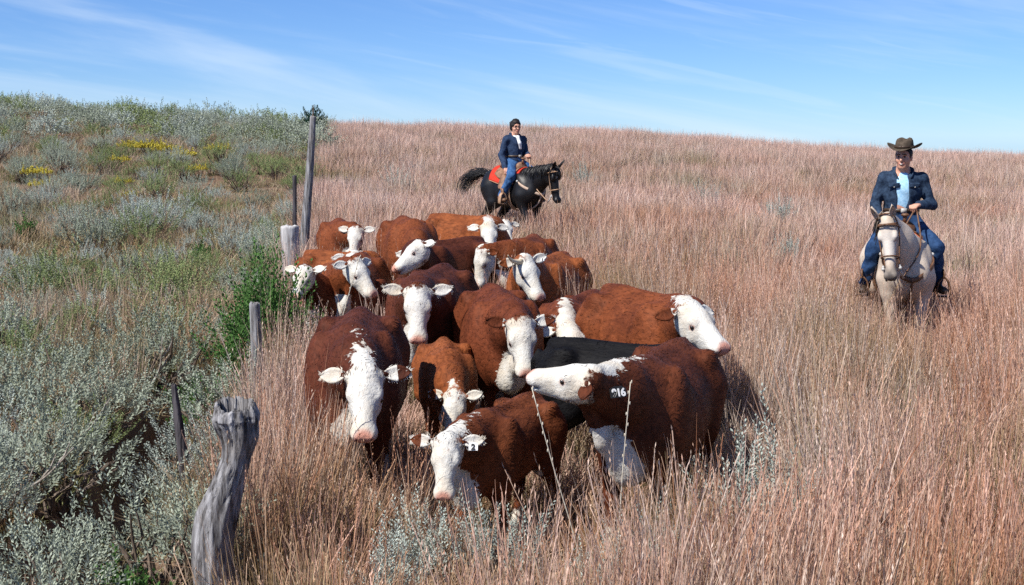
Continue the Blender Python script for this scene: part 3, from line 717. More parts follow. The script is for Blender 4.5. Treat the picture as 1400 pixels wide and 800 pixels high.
RED = (.112, .0285, .0105); DARKRED = (.074, .0195, .009); ORANGE = (.195, .056, .017); CHEST = (.142, .038, .0125); BLACK = (.0042, .004, .0048)
CATTLE = [
 dict(name='hereford_cow', label='big dark red cow with long white neck stripe, nearest the gnarled fence post', cat='cow', anchor=('h', 491, 424), head_px=((499, 512), (497, 597)), heading=(.05, -1), s=1.04, color=DARKRED, crest=.95, crest_w=.07, fur=26000, seed=1, ears=('mixed', 'white'), res=.014, ear_up=(.30, .05)),
 dict(name='hereford_calf', label='orange calf with lowered white head behind the foremost calf', cat='calf', anchor=('h', 607, 464), head_px=((622, 541), (614, 600)), heading=(.10, -1), s=.74, color=ORANGE, calf=True, crest=.9, crest_w=.045, fur=17000, seed=2, ears=('white', 'mixed'), res=.014, ear_up=(.5, .1)),
 dict(name='hereford_calf', label='foremost brown calf with white face and small white ear tag', cat='calf', anchor=('h', 718, 540), head_px=((611, 604), (606, 680)), heading=(-.42, -.9), s=.74, color=(.118, .033, .0115), calf=True, crest=.8, crest_w=.075, fur=26000, seed=3, ears=('white', 'mixed'), tag_txt=('2', 'white_tag', 'black_tag', .05, .045, .035), tag_side=1, res=.013, ear_up=(.3, .2)),
 dict(name='hereford_cow', label='red cow with black ear tag 916 stretching its head towards its neighbour', cat='cow', anchor=('h', 922, 467), head_px=((810, 516), (724, 508)), heading=(-.36, -.94), s=.97, head_k=.92, color=(.088, .024, .0095), far=(False, True), crest=.95, crest_w=.075, fur=26000, seed=4, ears=('red', 'red'), tag_txt=('916', 'black_tag', 'white_tag', .10, .062, .05), tag_side=1, tag_face=(.75, .66, .175), res=.014, roll=.15, neckL=.66),
 dict(name='hereford_cow', label='red brown cow in the middle touching muzzles with the tagged cow', cat='cow', anchor=('h', 674, 390), head_px=((712, 441), (721, 512)), heading=(.14, -1), s=1.0, color=RED, crest=0, fur=20000, seed=5, ears=('mixed', 'red'), ear_up=(.4, .4)),
 dict(name='black_calf', label='black calf standing among the red cows', cat='calf', anchor=('h', 790, 464), head_px=((925, 505), (960, 560)), heading=(.86, -.50), s=.87, color=BLACK, calf=True, black=True, face='black', crest=0, fur=16000, seed=6, ears='black'),
 dict(name='hereford_cow', label='red cow with white withers patch, head turned towards the open grass', cat='cow', anchor=('h', 850, 391), head_px=((942, 424), (992, 474)), heading=(.42, -.9), s=1.05, color=CHEST, crest=.85, crest_w=.075, fur=18000, seed=7, ears=('white', 'red'), far=(False, False)),
 dict(name='hereford_calf', label='chestnut calf with white shoulder patch behind the black calf', cat='calf', anchor=('h', 806, 398), head_px=((776, 450), (800, 492)), heading=(-.35, -.93), s=.90, color=RED, calf=True, crest=1.0, crest_w=.10, fur=9000, seed=8, ears=('mixed', 'white')),
 dict(name='hereford_cow', label='orange red cow with a curved horn and white face', cat='cow', anchor=('h', 764, 345), head_px=((717, 357), (741, 407)), heading=(-.32, -.95), s=1.0, color=ORANGE, crest=.3, fur=12000, seed=9, horn=(False, True), ears=('white', 'mixed'), ear_up=(.6, 0), tag_txt=('1', 'white_tag', 'black_tag', .035, .03, .03), tag_side=1),
 dict(name='hereford_cow', label='cow with long white face and white neck stripe, left of the horned cow', cat='cow', anchor=('w', 716, 331), head_px=((660, 343), (650, 392)), heading=(-.15, -1), s=.97, color=CHEST, crest=1.0, crest_w=.05, fur=9000, seed=10, ears=('red', 'red'), neckL=.62),
 dict(name='hereford_cow', label='dark red cow facing forward in the middle of the herd, both white ears spread', cat='cow', anchor=('h', 603, 362), head_px=((571, 398), (571, 466)), heading=(-.16, -1), s=1.05, color=DARKRED, crest=0, fur=17000, seed=11, ears='white', ear_up=(.3, .45)),
 dict(name='hereford_cow', label='dark brown cow with white head tilted left, chin raised', cat='cow', anchor=('h', 640, 324), head_px=((574, 336), (537, 366)), heading=(-.6, -.8), s=1.0, color=DARKRED, crest=0, fur=10000, seed=12, ears=('white', 'mixed'), roll=-.35),
 dict(name='hereford_cow', label='large red cow at the back whose head is hidden behind the tilted white head', cat='cow', anchor=('h', 552, 295), head_px=((572, 348), (570, 395)), heading=(.22, -.97), s=1.05, color=CHEST, crest=0, fur=8000, seed=13),
 dict(name='hereford_cow', label='red cow with white face looking right, next to the green shrub', cat='cow', anchor=('h', 492, 346), head_px=((485, 360), (513, 402)), heading=(-.12, -1), s=.95, color=CHEST, crest=0, fur=11000, seed=14, ears='white', ear_up=(.25, .1)),
 dict(name='hereford_calf', label='white headed calf peeking out from behind the green shrub', cat='calf', anchor=('w', 448, 386), head_px=((417, 369), (402, 405)), heading=(-.5, -.86), s=.80, color=RED, calf=True, crest=0, fur=5000, seed=15, ears='white', ear_up=(.5, .3)),
 dict(name='hereford_cow', label='red cow with curly white head at the back beside the fence', cat='cow', anchor=('h', 463, 298), head_px=((487, 314), (481, 350)), heading=(.14, -1), s=.92, color=CHEST, crest=0, fur=6000, seed=16, ears='white', ear_up=(.2, .2)),
 dict(name='hereford_calf', label='orange calf with pale neck stripe in front of the curly headed cow', cat='calf', anchor=('h', 438, 342), head_px=((484, 350), (500, 388)), heading=(.8, -.55), s=.88, color=ORANGE, calf=True, crest=1.0, crest_w=.05, fur=6000, seed=17),
 dict(name='hereford_cow', label='red cow with white neck stripe, head towards the black horse', cat='cow', anchor=('h', 607, 292), head_px=((668, 310), (671, 345)), heading=(.75, -.65), s=1.0, color=ORANGE, crest=1.0, crest_w=.07, fur=8000, seed=18, ears='white', far=(False, False)),
 dict(name='hereford_calf', label='small calf with white head at the rear, nearest the black horse', cat='calf', anchor=('w', 664, 303), head_px=((690, 306), (697, 330)), heading=(.5, -.85), s=.84, color=RED, calf=True, crest=.9, crest_w=.05, fur=5000, seed=19, ears=('white', 'red')),
]
for c in CATTLE:
    c['s'] *= .90
    build_cow(**c)

# ------------------------------------------------------------------ horses, riders and tack
HORSE_PROF = [(-.84, 1.22, 1.14, .03), (-.78, 1.36, .98, .15), (-.62, 1.48, .86, .245), (-.42, 1.525, .80, .280), (-.15, 1.455, .77, .285), (.10, 1.435, .75, .290),
              (.30, 1.475, .75, .270), (.44, 1.50, .76, .245), (.58, 1.45, .80, .235), (.70, 1.34, .88, .19), (.78, 1.20, .99, .08), (.80, 1.12, 1.06, .03)]
def prof_at(prof, x):
    P = np.array(prof); return [float(np.interp(x, P[:, 0], P[:, c])) for c in (1, 2, 3)]
def section(prof, x, th, grow=0.0):
    """point on the trunk: th = 0 at the top, positive to the animal's left"""
    t, b, w = prof_at(prof, x); t += grow; b -= grow; w += grow
    zc = b + (t - b) * .46; up = math.cos(th) > 0; h = (t - zc) if up else (zc - b); n = 2.0 if up else 2.35
    c, s_ = math.cos(th), math.sin(th)
    return Vector((x, w * math.copysign(abs(s_) ** (2 / n), s_), zc + h * math.copysign(abs(c) ** (2 / n), c)))
def sheet(mb, fn, nu, nv, th):
    """closed thick sheet from fn(i/nu, j/nv, offset)"""
    K = (nu + 1) * (nv + 1); vs = [fn(i / nu, j / nv, o) for o in (th, 0.0) for i in range(nu + 1) for j in range(nv + 1)]; fs = []
    for i in range(nu):
        for j in range(nv):
            a = i * (nv + 1) + j; fs.append((a, a + 1, a + nv + 2, a + nv + 1)); fs.append((K + a, K + a + nv + 1, K + a + nv + 2, K + a + 1))
    rim = [j for j in range(nv + 1)] + [i * (nv + 1) + nv for i in range(1, nu + 1)] + [nu * (nv + 1) + j for j in range(nv - 1, -1, -1)] + [i * (nv + 1) for i in range(nu - 1, 0, -1)]
    for a, b in zip(rim, rim[1:] + rim[:1]): fs.append((b, a, K + a, K + b))
    mb.add(vs, fs)
def curve(pts, n):
    """Catmull-Rom through pts"""
    P = [Vector(p) for p in pts]; P = [P[0] * 2 - P[1]] + P + [P[-1] * 2 - P[-2]]; out = []
    m = len(P) - 3
    for i in range(n):
        t = i / (n - 1) * m; k = min(int(t), m - 1); t -= k; a, b, c, d = P[k:k + 4]
        out.append(.5 * ((2 * b) + (c - a) * t + (2 * a - 5 * b + 4 * c - d) * t * t + (3 * b - a - 3 * c + d) * t ** 3))
    return out
def strands(mb, roots, path, n, spread, rg, r0=.006, seg=3):
    """hair: n strands from the roots line along a path of offsets"""
    for i in range(n):
        a = rg.random(); k = a * (len(roots) - 1); j = min(int(k), len(roots) - 2)
        b = Vector(roots[j]).lerp(Vector(roots[j + 1]), k - j); L = rg.uniform(.65, 1.1); off = Vector(rg.normal(0, 1, 3)) * spread
        pts = [b + Vector(p) * L + off * (q / (len(path) - 1)) for q, p in enumerate(path)]
        mb.tube(pts, [r0, r0 * .9, r0 * .8, r0 * .5, .001][:len(pts)] if len(pts) <= 5 else r0, seg)

def build_horse(name, label, s, anchor, head_px, heading, mat, hairmat, dark_points, tail, ear_fwd=.25, far=(False, False), legs=(0, 0, 0, 0), blaze=False, seed=3):
    rg = np.random.default_rng(seed)
    hx, hy = heading; q = math.hypot(hx, hy); hx, hy = hx / q, hy / q; ang = math.atan2(hy, hx)
    p = at_height(anchor[0], anchor[1], 1.50 * s); lx = .42 * s
    rx, ry = p.x - hx * lx, p.y - hy * lx; g = gz(rx, ry)
    root = empty(name, (rx, ry, g), ang); tag(root, label, 'horse')
    M = Matrix.Translation(root.location) @ Matrix.Rotation(ang, 4, 'Z'); Mi = M.inverted()
    S = lambda *v: np.array(v, float) * s
    prof = [(a * s, t * s, b * s, w * s) for a, t, b, w in HORSE_PROF]
    nb = S(.58, 0, 1.22); nL = .70 * s; hL = .60 * s
    pol = np.array(Mi @ on_sphere(*head_px[0], M @ Vector(nb), nL, far[0])); muz = np.array(Mi @ on_sphere(*head_px[1], M @ Vector(pol), hL, far[1]))
    f = unit(muz - pol); nd = unit(pol - nb); u = nd * 1.0 + np.array((0, 0, .6)); u = unit(u - f * (u @ f)); l = np.cross(u, f)
    hk_ = 1.12
    H = lambda a, b, c: pol + s * hk_ * (a * f + b * l + c * u)
    pts = np.array([S(-.95, -.42, 0), S(.95, .42, 1.7), pol - .3 * s, pol + .3 * s, muz - .2 * s, muz + .2 * s])
    F = Field(pts.min(0) - .05, pts.max(0) + .05, .0145)
    F.loft(prof, 0, .05)
    k = .08 * s
    LG = list(legs)
    for i, sg in enumerate((1, -1)):
        y = sg
        F.ell(S(.42, .19 * y, 1.15), S(.16, .09, .26), [(1, 0, .35), (0, 1, 0), (-.35, 0, 1)], .08 * s)
        F.ell(S(.66, .10 * y, 1.08), S(.10, .10, .14), None, .06 * s)                                # breast
        F.ell(S(-.52, .17 * y, 1.12), S(.24, .13, .30), None, .10 * s)
        st = LG[i] * s
        el = S(.46, .17 * y, .86); kn = S(.50, .15 * y, .48) + (st * .6, 0, abs(st) * .15); ft = S(.49, .145 * y, .14) + (st, 0, 0)
        F.cone(S(.44, .18 * y, 1.0), el, .13 * s, .095 * s, k); F.cone(el, kn, .088 * s, .050 * s, .04 * s); F.ell(kn, S(.05, .046, .065), None, .03 * s)
        F.cone(kn, ft, .040 * s, .034 * s, .02 * s); F.ell(ft, S(.042, .04, .045), None, .02 * s); F.cone(ft, ft + S(.05, 0, -.09), .038 * s, .055 * s, .02 * s)
        st = LG[2 + i] * s
        sf = S(-.40, .19 * y, .86); hk = S(-.74, .15 * y, .55) + (st * .5, 0, 0); ff = S(-.70, .15 * y, .15) + (st, 0, 0)
        F.cone(S(-.52, .16 * y, 1.12), sf, .20 * s, .13 * s, k); F.cone(sf, hk, .12 * s, .055 * s, .05 * s); F.ell(hk, S(.06, .042, .075), None, .03 * s)
        F.cone(hk, ff, .043 * s, .036 * s, .02 * s); F.ell(ff, S(.042, .04, .045), None, .02 * s); F.cone(ff, ff + S(.05, 0, -.10), .038 * s, .055 * s, .02 * s)
    sdv = np.cross(nd, (0, 0, 1)); sdv = unit(sdv) if np.linalg.norm(sdv) > .1 else np.array([0, 1.0, 0])
    F.cone(S(.46, 0, 1.17), nb + nd * nL * .4, .29 * s, .20 * s, .08 * s, sdv, .66)
    F.cone(nb + nd * nL * .4, pol + s * (.05 * f - .06 * u), .20 * s, .12 * s, .08 * s, sdv, .62)
    F.cone(S(.40, 0, 1.43), pol + s * (.01 * u), .06 * s, .05 * s, .09 * s)
    F.ell(H(.09, 0, -.03), np.array((.14, .088, .105)) * s, [f, l, u], .04 * s)
    F.cone(H(.10, 0, -.03), H(.47, 0, -.035), .096 * s, .060 * s, .04 * s, l, .82)
    F.cone(H(.12, 0, -.12), H(.46, 0, -.075), .085 * s, .042 * s, .04 * s, l, .72)
    for sg in (1, -1):
        F.ell(H(.15, .052 * sg, -.10), np.array((.115, .040, .105)) * s, [f, l, u], .03 * s)
        F.ell(H(.165, .072 * sg, .015), np.array((.055, .026, .035)) * s, [f, l, u], .03 * s)
        F.ell(H(.535, .040 * sg, -.015), np.array((.040, .028, .036)) * s, [f, l, u], .02 * s)
    F.ell(H(.52, 0, -.04), np.array((.072, .060, .062)) * s, [f, l, u], .03 * s); F.ell(H(.50, 0, -.095), np.array((.05, .042, .032)) * s, [f, l, u], .02 * s)
    F.cut(H(.55, 0, -.078), np.array((.07, .09, .005)) * s, [f, l, u], .008)
    V, Q = F.mesh(); V = relax(V, Q, 1, .4)
    dm = np.linalg.norm(V - H(.55, 0, -.05), axis=1)
    dark = np.clip((.155 * s - dm) / (.08 * s), 0, 1) * .9 if dark_points else np.zeros(len(V))
    if dark_points:
        dark = np.maximum(dark, np.clip((.52 * s - V[:, 2]) / (.18 * s), 0, 1) * .85)
        for sg in (1, -1): dark = np.maximum(dark, np.clip((.045 * s - np.linalg.norm(V - H(.19, .078 * sg, 0), axis=1)) / (.02 * s), 0, 1) * .75)
    wh = np.zeros(len(V))
    if dark_points: wh = np.clip((.20 * s - np.linalg.norm((V - H(.25, 0, .05)), axis=1)) / (.1 * s), 0, 1) * .5
    if blaze:
        wh = np.clip((.032 * s - np.linalg.norm(V - H(.17, -.02, .07), axis=1)) / .01, 0, 1)
        wh = wh * .8
    mesh_obj('body', V, Q, mat, root, True, {'dark': dark, 'white': wh})
    for i, sg in enumerate((1, -1)):
        mb = MB(); leaf_mesh(mb, H(-.01, .060 * sg, .055), u * .75 - f * .62 + l * sg * .28 + nd * ear_fwd, f * .5 + u * .5 + l * sg * .4, .165 * s, .075 * s, .9, tip=.35)
        mb.build('ear', mat, root, True, None, {'dark': np.zeros(len(mb.v)), 'white': np.zeros(len(mb.v))})
        mb = MB(); mb.ball(H(.185, .076 * sg, .006), .019 * s, 10, 8); mb.build('eye', MAT['eye'], root)
        mb = MB(); mb.ball(H(.572, .038 * sg, -.012), (.012 * s, .014 * s, .017 * s), 8, 6); mb.build('nostril', MAT['eye'], root)
    # mane, forelock, tail
    mb = MB(); roots = [Vector(S(.42, 0, 1.48)).lerp(Vector(H(-.02, 0, .06)), t) for t in np.linspace(0, 1, 9)]
    sl = Vector(sdv) if Vector(sdv).y < 0 else -Vector(sdv)
    strands(mb, roots, [(0, 0, 0), tuple(sl * .06 * s + Vector((0, 0, .03 * s))), tuple(sl * .12 * s + Vector((0, 0, -.06 * s))), tuple(sl * .14 * s + Vector((0, 0, -.17 * s)))], 220, .035 * s, rg)
    mb.build('mane', hairmat, root)
    if not dark_points: mb = MB(); strands(mb, [H(-.01, -.03, .07), H(-.01, .03, .07)], [(0, 0, 0), tuple(s * (.06 * f + .04 * u)), tuple(s * (.14 * f + .045 * u)), tuple(s * (.22 * f + .03 * u))], 36, .03 * s, rg); mb.build('forelock', hairmat, root)
    mb = MB(); tp = curve([Vector(S(*q)) for q in tail], 12)
    mb.tube(tp[:6], [.05 * s, .05 * s, .045 * s, .04 * s, .03 * s, .012 * s], 8)
    for _ in range(260):
        o = Vector(rg.normal(0, 1, 3)); o.z *= .6; st = rg.integers(0, 4); en = rg.integers(8, 13); pp = []
        for j in range(st, en): pp.append(tp[j] + o * (.022 + .050 * math.sin(min(1, j / 9) * math.pi * .62)) * s + Vector(rg.normal(0, .006, 3)))
        mb.tube(pp, [.0055 * (1 - .7 * j / len(pp)) for j in range(len(pp))], 3, cap=False)
    mb.build('tail', hairmat, root)
    w0 = M @ Vector(S(-.6, 0, 0)); w1 = M @ Vector(S(.55, 0, 0)); FOOT.append((w0.x, w0.y, w1.x, w1.y, .24 * s))
    return dict(root=root, M=M, Mi=Mi, prof=prof, s=s, H=H, f=f, l=l, u=u, pol=pol, nd=nd, nb=nb)

def place(name, label, cat, hs):
    o = empty(name, hs['root'].location, hs['root'].rotation_euler.z); return tag(o, label, cat)
def build_tack(hs, who, blanket_mat, leather, strap, collar_mat, blanket_label, saddle_label, bridle_label, collar_label, hand, feet, roll_label=None):
    s = hs['s']; prof = hs['prof']; H = hs['H']
    S = lambda *v: Vector(v) * s
    # blanket
    b = place('saddle_blanket', blanket_label, 'blanket', hs); mb = MB()
    def fb(a, c, o):
        x = (-.42 + a * .80) * s; th = (c - .5) * 2 * 1.22; wob = .008 * math.sin(a * 17 + c * 9)
        return section(prof, x, th, .012 + o + wob)
    sheet(mb, fb, 22, 26, .022); mb.build('cloth', blanket_mat, b)
    mb = MB()
    for e in (0.0, 1.0):
        pts = [fb(q / 20, e, .012) for q in range(21)]; mb.tube(pts, .012 * s, 6)
    mb.build('hem', strap, b)
    # saddle
    sd = place('western_saddle', saddle_label, 'saddle', hs); mb = MB()
    def fs(a, c, o):
        x = (-.28 + a * .58) * s; lim = .86 + .16 * math.sin(a * math.pi); th = (c - .5) * 2 * lim; return section(prof, x, th, .042 + o)
    sheet(mb, fs, 16, 20, .018); mb.build('skirt', leather, sd)
    Fd = Field(S(-.45, -.35, 1.30), S(.55, .35, 1.95), .012)
    top = prof_at(prof, .05 * s)[0]
    Fd.ell((-.02 * s, 0, top + .045), (.22 * s, .155, .055), None, .04); Fd.ell((-.22 * s, 0, top + .11), (.045, .17, .085), [(1, 0, -.25), (0, 1, 0), (.25, 0, 1)], .05)
    Fd.ell((.22 * s, 0, top + .09), (.055, .12, .085), [(1, 0, .2), (0, 1, 0), (-.2, 0, 1)], .05)
    V, Q = Fd.mesh(); seat = mesh_obj('seat', V, Q, leather, sd)
    mb = MB(); mb.tube([(.24 * s, 0, top + .13), (.265 * s, 0, top + .19), (.275 * s, 0, top + .22)], [.026, .020, .022], 10); mb.ball((.275 * s, 0, top + .235), (.045, .045, .018), 12, 6); mb.build('saddle_horn', leather, sd)
    for sg, ft in zip((1, -1), feet):
        ft = Vector(ft); tp = section(prof, .0, sg * .75, .07); mid = section(prof, .06 * s, sg * 1.35, .085)
        pts = curve([tp, mid, ft + Vector((-.02, 0, .20)), ft + Vector((0, 0, .13))], 12)
        mb = MB(); mb.strip(pts, [Vector((.075 if i < 7 else .04, 0, 0)) for i in range(12)], .006); mb.build('fender', leather, sd)
        # stirrup: bent-wood loop with a flat tread
        mb = MB(); loop = [ft + Vector((0, q * .065 * (1 if abs(q) < .99 else 1), z)) for q, z in ((-.25, .13), (-.75, .09), (-1, .02), (-1.05, -.045), (-.8, -.06), (0, -.062), (.8, -.06), (1.05, -.045), (1, .02), (.75, .09), (.25, .13), (-.25, .13))]
        mb.strip(loop, [Vector((.038, 0, 0))] * 12, .007); mb.build('stirrup', strap, sd)
    mb = MB(); pts = [section(prof, .22 * s, th, .035) for th in np.linspace(-2.9, 2.9, 30)]; mb.strip(pts, [Vector((.045, 0, 0))] * 30, .008); mb.build('cinch', strap, sd)
    # breast collar
    cb = place('breast_collar', collar_label, 'breast collar', hs); mb = MB()
    pts = curve([section(prof, .40 * s, -1.15, .03), section(prof, .60 * s, -1.35, .03), Vector((.785 * s, -.09 * s, 1.06 * s)), Vector((.83 * s, 0, 1.03 * s)), Vector((.785 * s, .09 * s, 1.06 * s)), section(prof, .60 * s, 1.35, .03), section(prof, .40 * s, 1.15, .03)], 26)
    mb.strip(pts, [Vector((0, 0, .026))] * 26, .007); mb.build('strap', collar_mat, cb)
    mb = MB(); mb.tube(curve([(.83 * s, 0, 1.03 * s), (.72 * s, 0, .86 * s), (.5 * s, 0, .745 * s)], 8), .014, 6); mb.build('lower_strap', collar_mat, cb)
    for sg in (1, -1): mb = MB(); mb.ball(section(prof, .44 * s, sg * 1.17, .045), .022, 8, 6); mb.build('ring', MAT['metal'], cb)
    # bridle with reins
    br = place('bridle', bridle_label, 'bridle', hs)
    def ringstrap(a, w, hgt, dn, name, r=.011, n=18, mat=strap):
        mb = MB(); pts = []
        for i in range(n + 1):
            t = 2 * math.pi * i / n; c_, s_ = math.cos(t), math.sin(t); pts.append(H(a, w * s_, (hgt * c_ if c_ > 0 else dn * c_) - .03))
        mb.tube(pts, r, 6); return mb.build(name, mat, br)
    ringstrap(.36, .080, .085, .125, 'noseband', .0085); ringstrap(.075, .100, .135, .17, 'throat_latch', .007)
    for sg in (1, -1):
        mb = MB(); mb.tube(curve([H(-.035, .0, .075), H(-.02, .07 * sg, .05), H(.10, .098 * sg, -.02), H(.30, .084 * sg, -.055), H(.455, .072 * sg, -.075)], 14), .008, 6); mb.build('cheek_strap', strap, br)
        mb = MB(); mb.tube([H(.43, .076 * sg, -.06), H(.50, .076 * sg, -.12), H(.54, .074 * sg, -.19)], .010, 6); mb.ball(H(.46, .08 * sg, -.075), .018, 8, 6); mb.build('bit', MAT['metal'], br)
    mb = MB(); mb.tube(curve([H(.06, -.09, .03), H(.07, 0, .09), H(.06, .09, .03)], 8), .010, 6); mb.build('brow_band', strap, br)
    for sg, hd, sag in hand:
        a = Vector(H(.53, .078 * sg, -.18)); e = Vector(hd); m = a.lerp(e, .5) + Vector((0, 0, -sag)) + Vector((0, .10 * sg, 0))
        mb = MB(); mb.tube(curve([a, m, e], 14), .009, 5); mb.build('rein', strap, br)

def build_person(name, label, hs, J, cloth, head_yaw, hat, hair, glasses=False, seed=1, smile=False, female=False):
    """J: joints in the horse's frame"""
    root = place(name, label, 'person', hs); rg = np.random.default_rng(seed)
    V3 = lambda k: np.array(J[k], float)
    pel, che, nek, hed = V3('pelvis'), V3('chest'), V3('neck'), V3('head')
    w = .92 if female else 1.0
    cy, sy = math.cos(head_yaw), math.sin(head_yaw)
    f = unit((cy, sy, J.get('nod', -.05))); l = unit(np.cross((0, 0, 1), f)); u = np.cross(f, l)
    lo = np.min([np.array(v) for k, v in J.items() if hasattr(v, '__len__')], 0) - .22; hi = np.max([np.array(v) for k, v in J.items() if hasattr(v, '__len__')], 0) + .25
    def hand(F, wr, el, sg):
        d = unit(wr - el); dn = np.array((0, 0, -1.0)); sd = unit(np.cross(d, dn)) * sg; nn = unit(np.cross(d, sd)) * sg
        if nn[2] > 0: nn = -nn
        pc = wr + d * .045; F.ell(pc, (.052, .042, .020), [d, sd, nn], .015)
        for i, (o, L) in enumerate(((-.030, .068), (-.010, .078), (.010, .074), (.029, .058))):
            a = wr + d * .082 + sd * o; b = a + d * L * .45 + nn * L * .35; c = b + nn * L * .5 - d * L * .25
            F.cone(a - d * .02, b, .0105, .0095, .006); F.cone(b, c, .0095, .008, .006)
        a = wr + d * .03 - sd * .038; b = a - sd * .022 + d * .035 + nn * .01; c = b + d * .03 + nn * .02 + sd * .012
        F.cone(a, b, .013, .011, .008); F.cone(b, c, .011, .009, .008)
    # body: one continuous figure
    F = Field(lo, hi, .0078)
    F.ell(pel, (.13, .16 * w, .13), None, .06); F.cone(pel, che, .135, .15, .06, (0, 1, 0), 1.12 * w); F.ell(che, (.105, .165 * w, .15), None, .06)
    F.cone(che + (0, 0, .12), nek, .09, .06, .05, (0, 1, 0), 1.3); F.cone(nek, hed + (-.01, 0, -.04), .056 * w, .052 * w, .03)
    for i, sg in enumerate((1, -1)):
        sh, el, wr, hp, kn, an, to = (V3(q + '_' + ('l' if sg > 0 else 'r')) for q in ('shoulder', 'elbow', 'wrist', 'hip', 'knee', 'ankle', 'toe'))
        F.cone(che + (0, .08 * sg, .10), sh, .08, .062, .05); F.cone(sh, el, .052, .042, .03); F.cone(el, wr, .042, .027, .02); hand(F, wr, el, sg)
        F.cone(hp, kn, .085, .058, .05); F.cone(kn, an, .056, .038, .03); F.cone(an + (-.01, 0, -.02), an + (to - an) * .6, .034, .024, .02)
    Hh = lambda a, b, c: hed + a * f + b * l + c * u
    F.ell(Hh(-.008, 0, .03), (.098, .078, .098), [f, l, u], .02); F.ell(Hh(.022, 0, -.035), (.074, .064, .085), [f, l, u], .03); F.ell(Hh(.058, 0, -.095), (.034, .036, .026), [f, l, u], .03)
    F.cone(Hh(.088, 0, .022), Hh(.114, 0, -.022), .010, .016, .014); F.ell(Hh(.078, 0, .035), (.02, .05, .012), [f, l, u], .015)
    for sg in (1, -1):
        F.ell(Hh(-.005, .078 * sg, -.008), (.020, .009, .032), [f, l, u], .008); F.ell(Hh(.066, .040 * sg, -.025), (.025, .022, .022), [f, l, u], .02)
        F.cut(Hh(.094, .031 * sg, .014), (.014, .015, .008), [f, l, u], .012)
    F.ell(Hh(.088, 0, -.058), (.014, .026, .012), [f, l, u], .012)
    V, Q = F.mesh(); V = relax(V, Q, 1, .3); mesh_obj('body', V, Q, MAT['skin'], root)
    for sg in (1, -1):
        mb = MB(); mb.ball(Hh(.083, .031 * sg, .014), .0115, 8, 6); mb.build('eye', MAT['eye'], root)
        mb = MB(); mb.tube([Hh(.098, .012 * sg, .034), Hh(.096, .032 * sg, .040), Hh(.082, .052 * sg, .032)], .0045, 5); mb.build('eyebrow', MAT['brown_hair'], root)
    mb = MB(); mb.tube(curve([Hh(.086, -.030, -.052), Hh(.101, 0, -.061), Hh(.086, .030, -.052)], 9), [.003, .006, .008, .0085, .0085, .0085, .008, .006, .003], 6); mo = mb.build('mouth', MAT['lips'], root)
    if smile:
        mb = MB(); mb.tube(curve([Hh(.094, -.020, -.055), Hh(.108, 0, -.061), Hh(.094, .020, -.055)], 7), .0045, 6); mb.build('teeth', MAT['teeth'], mo)
    if glasses:
        mb = MB()
        for sg in (1, -1):
            mb.tube([Hh(.106, .032 * sg + .022 * math.cos(t), .012 + .019 * math.sin(t)) for t in np.linspace(0, 2 * math.pi, 15)], .003, 5, cap=False); mb.tube([Hh(.104, .054 * sg, .016), Hh(.03, .078 * sg, .018)], .003, 5)
        mb.tube([Hh(.11, -.01, .016), Hh(.11, .01, .016)], .003, 5); mb.build('glasses', MAT['glasses'], root)
    # ---- clothes
    def creased(V, amp, a=38, b=23):
        n = np.stack([np.sin(V[:, 2] * a + 3 * np.sin(V[:, 1] * 9)), np.sin(V[:, 2] * b + V[:, 0] * 31), np.sin(V[:, 1] * 29 + V[:, 0] * 19)], 1); return V + amp * n
    # shirt under the jacket
    F = Field(lo, hi, .011)
    F.cone(pel + (0, 0, .08), che, .140, .158, .06, (0, 1, 0), 1.12 * w); F.ell(che, (.115, .172 * w, .16), None, .06); F.cone(che + (0.01, 0, .10), nek + (-.005, 0, -.05), .095, .070, .05, (0, 1, 0), 1.25)
    V, Q = F.mesh(); mesh_obj(cloth['under_name'], creased(V, .003), Q, MAT[cloth['under']], root)
    # jacket
    F = Field(lo, hi, .010)
    F.cone(pel + (0, 0, cloth.get('hem', .10)), che, .158, .168, .06, (0, 1, 0), 1.12 * w); F.ell(che, (.130, .182 * w, .17), None, .06); F.cone(che + (0, 0, .12), nek + (-.01, 0, -.01), .095, .074, .05, (0, 1, 0), 1.35)
    for sg in (1, -1):
        sh, el, wr = (V3(q + '_' + ('l' if sg > 0 else 'r')) for q in ('shoulder', 'elbow', 'wrist'))
        F.cone(che + (0, .08 * sg, .10), sh, .095, .070, .05); F.cone(sh, el, .067, .056, .03); F.cone(el, wr - unit(wr - el) * .01, .056, .043, .02)
    fx = unit((1, cloth.get('open_y', 0), 0))
    F.cut(che + fx * .17 + np.array((0, 0, .03)), (.16, cloth.get('open_w', .05), .30), [fx, np.cross((0, 0, 1), fx), (0, 0, 1)], .02)
    F.cut(nek + np.array((.06, 0, .02)), (.085, .075, .075), None, .02)
    V, Q = F.mesh(); jk = mesh_obj('jacket', creased(V, .006), Q, MAT[cloth['jacket']], root)
    # collar, pockets, buttons, hem band
    mb = MB()
    for sg in (1, -1):
        pts = curve([nek + np.array((-.075, .0, .015)), nek + np.array((-.05, .075 * sg, .01)), nek + np.array((.03, .095 * sg, -.02)), nek + np.array((.105, .060 * sg, -.085))], 10)
        mb.strip(pts, [Vector((.010, .012 * sg, .030))] * 10, .006)
    mb.build('collar', MAT[cloth['jacket']], jk)
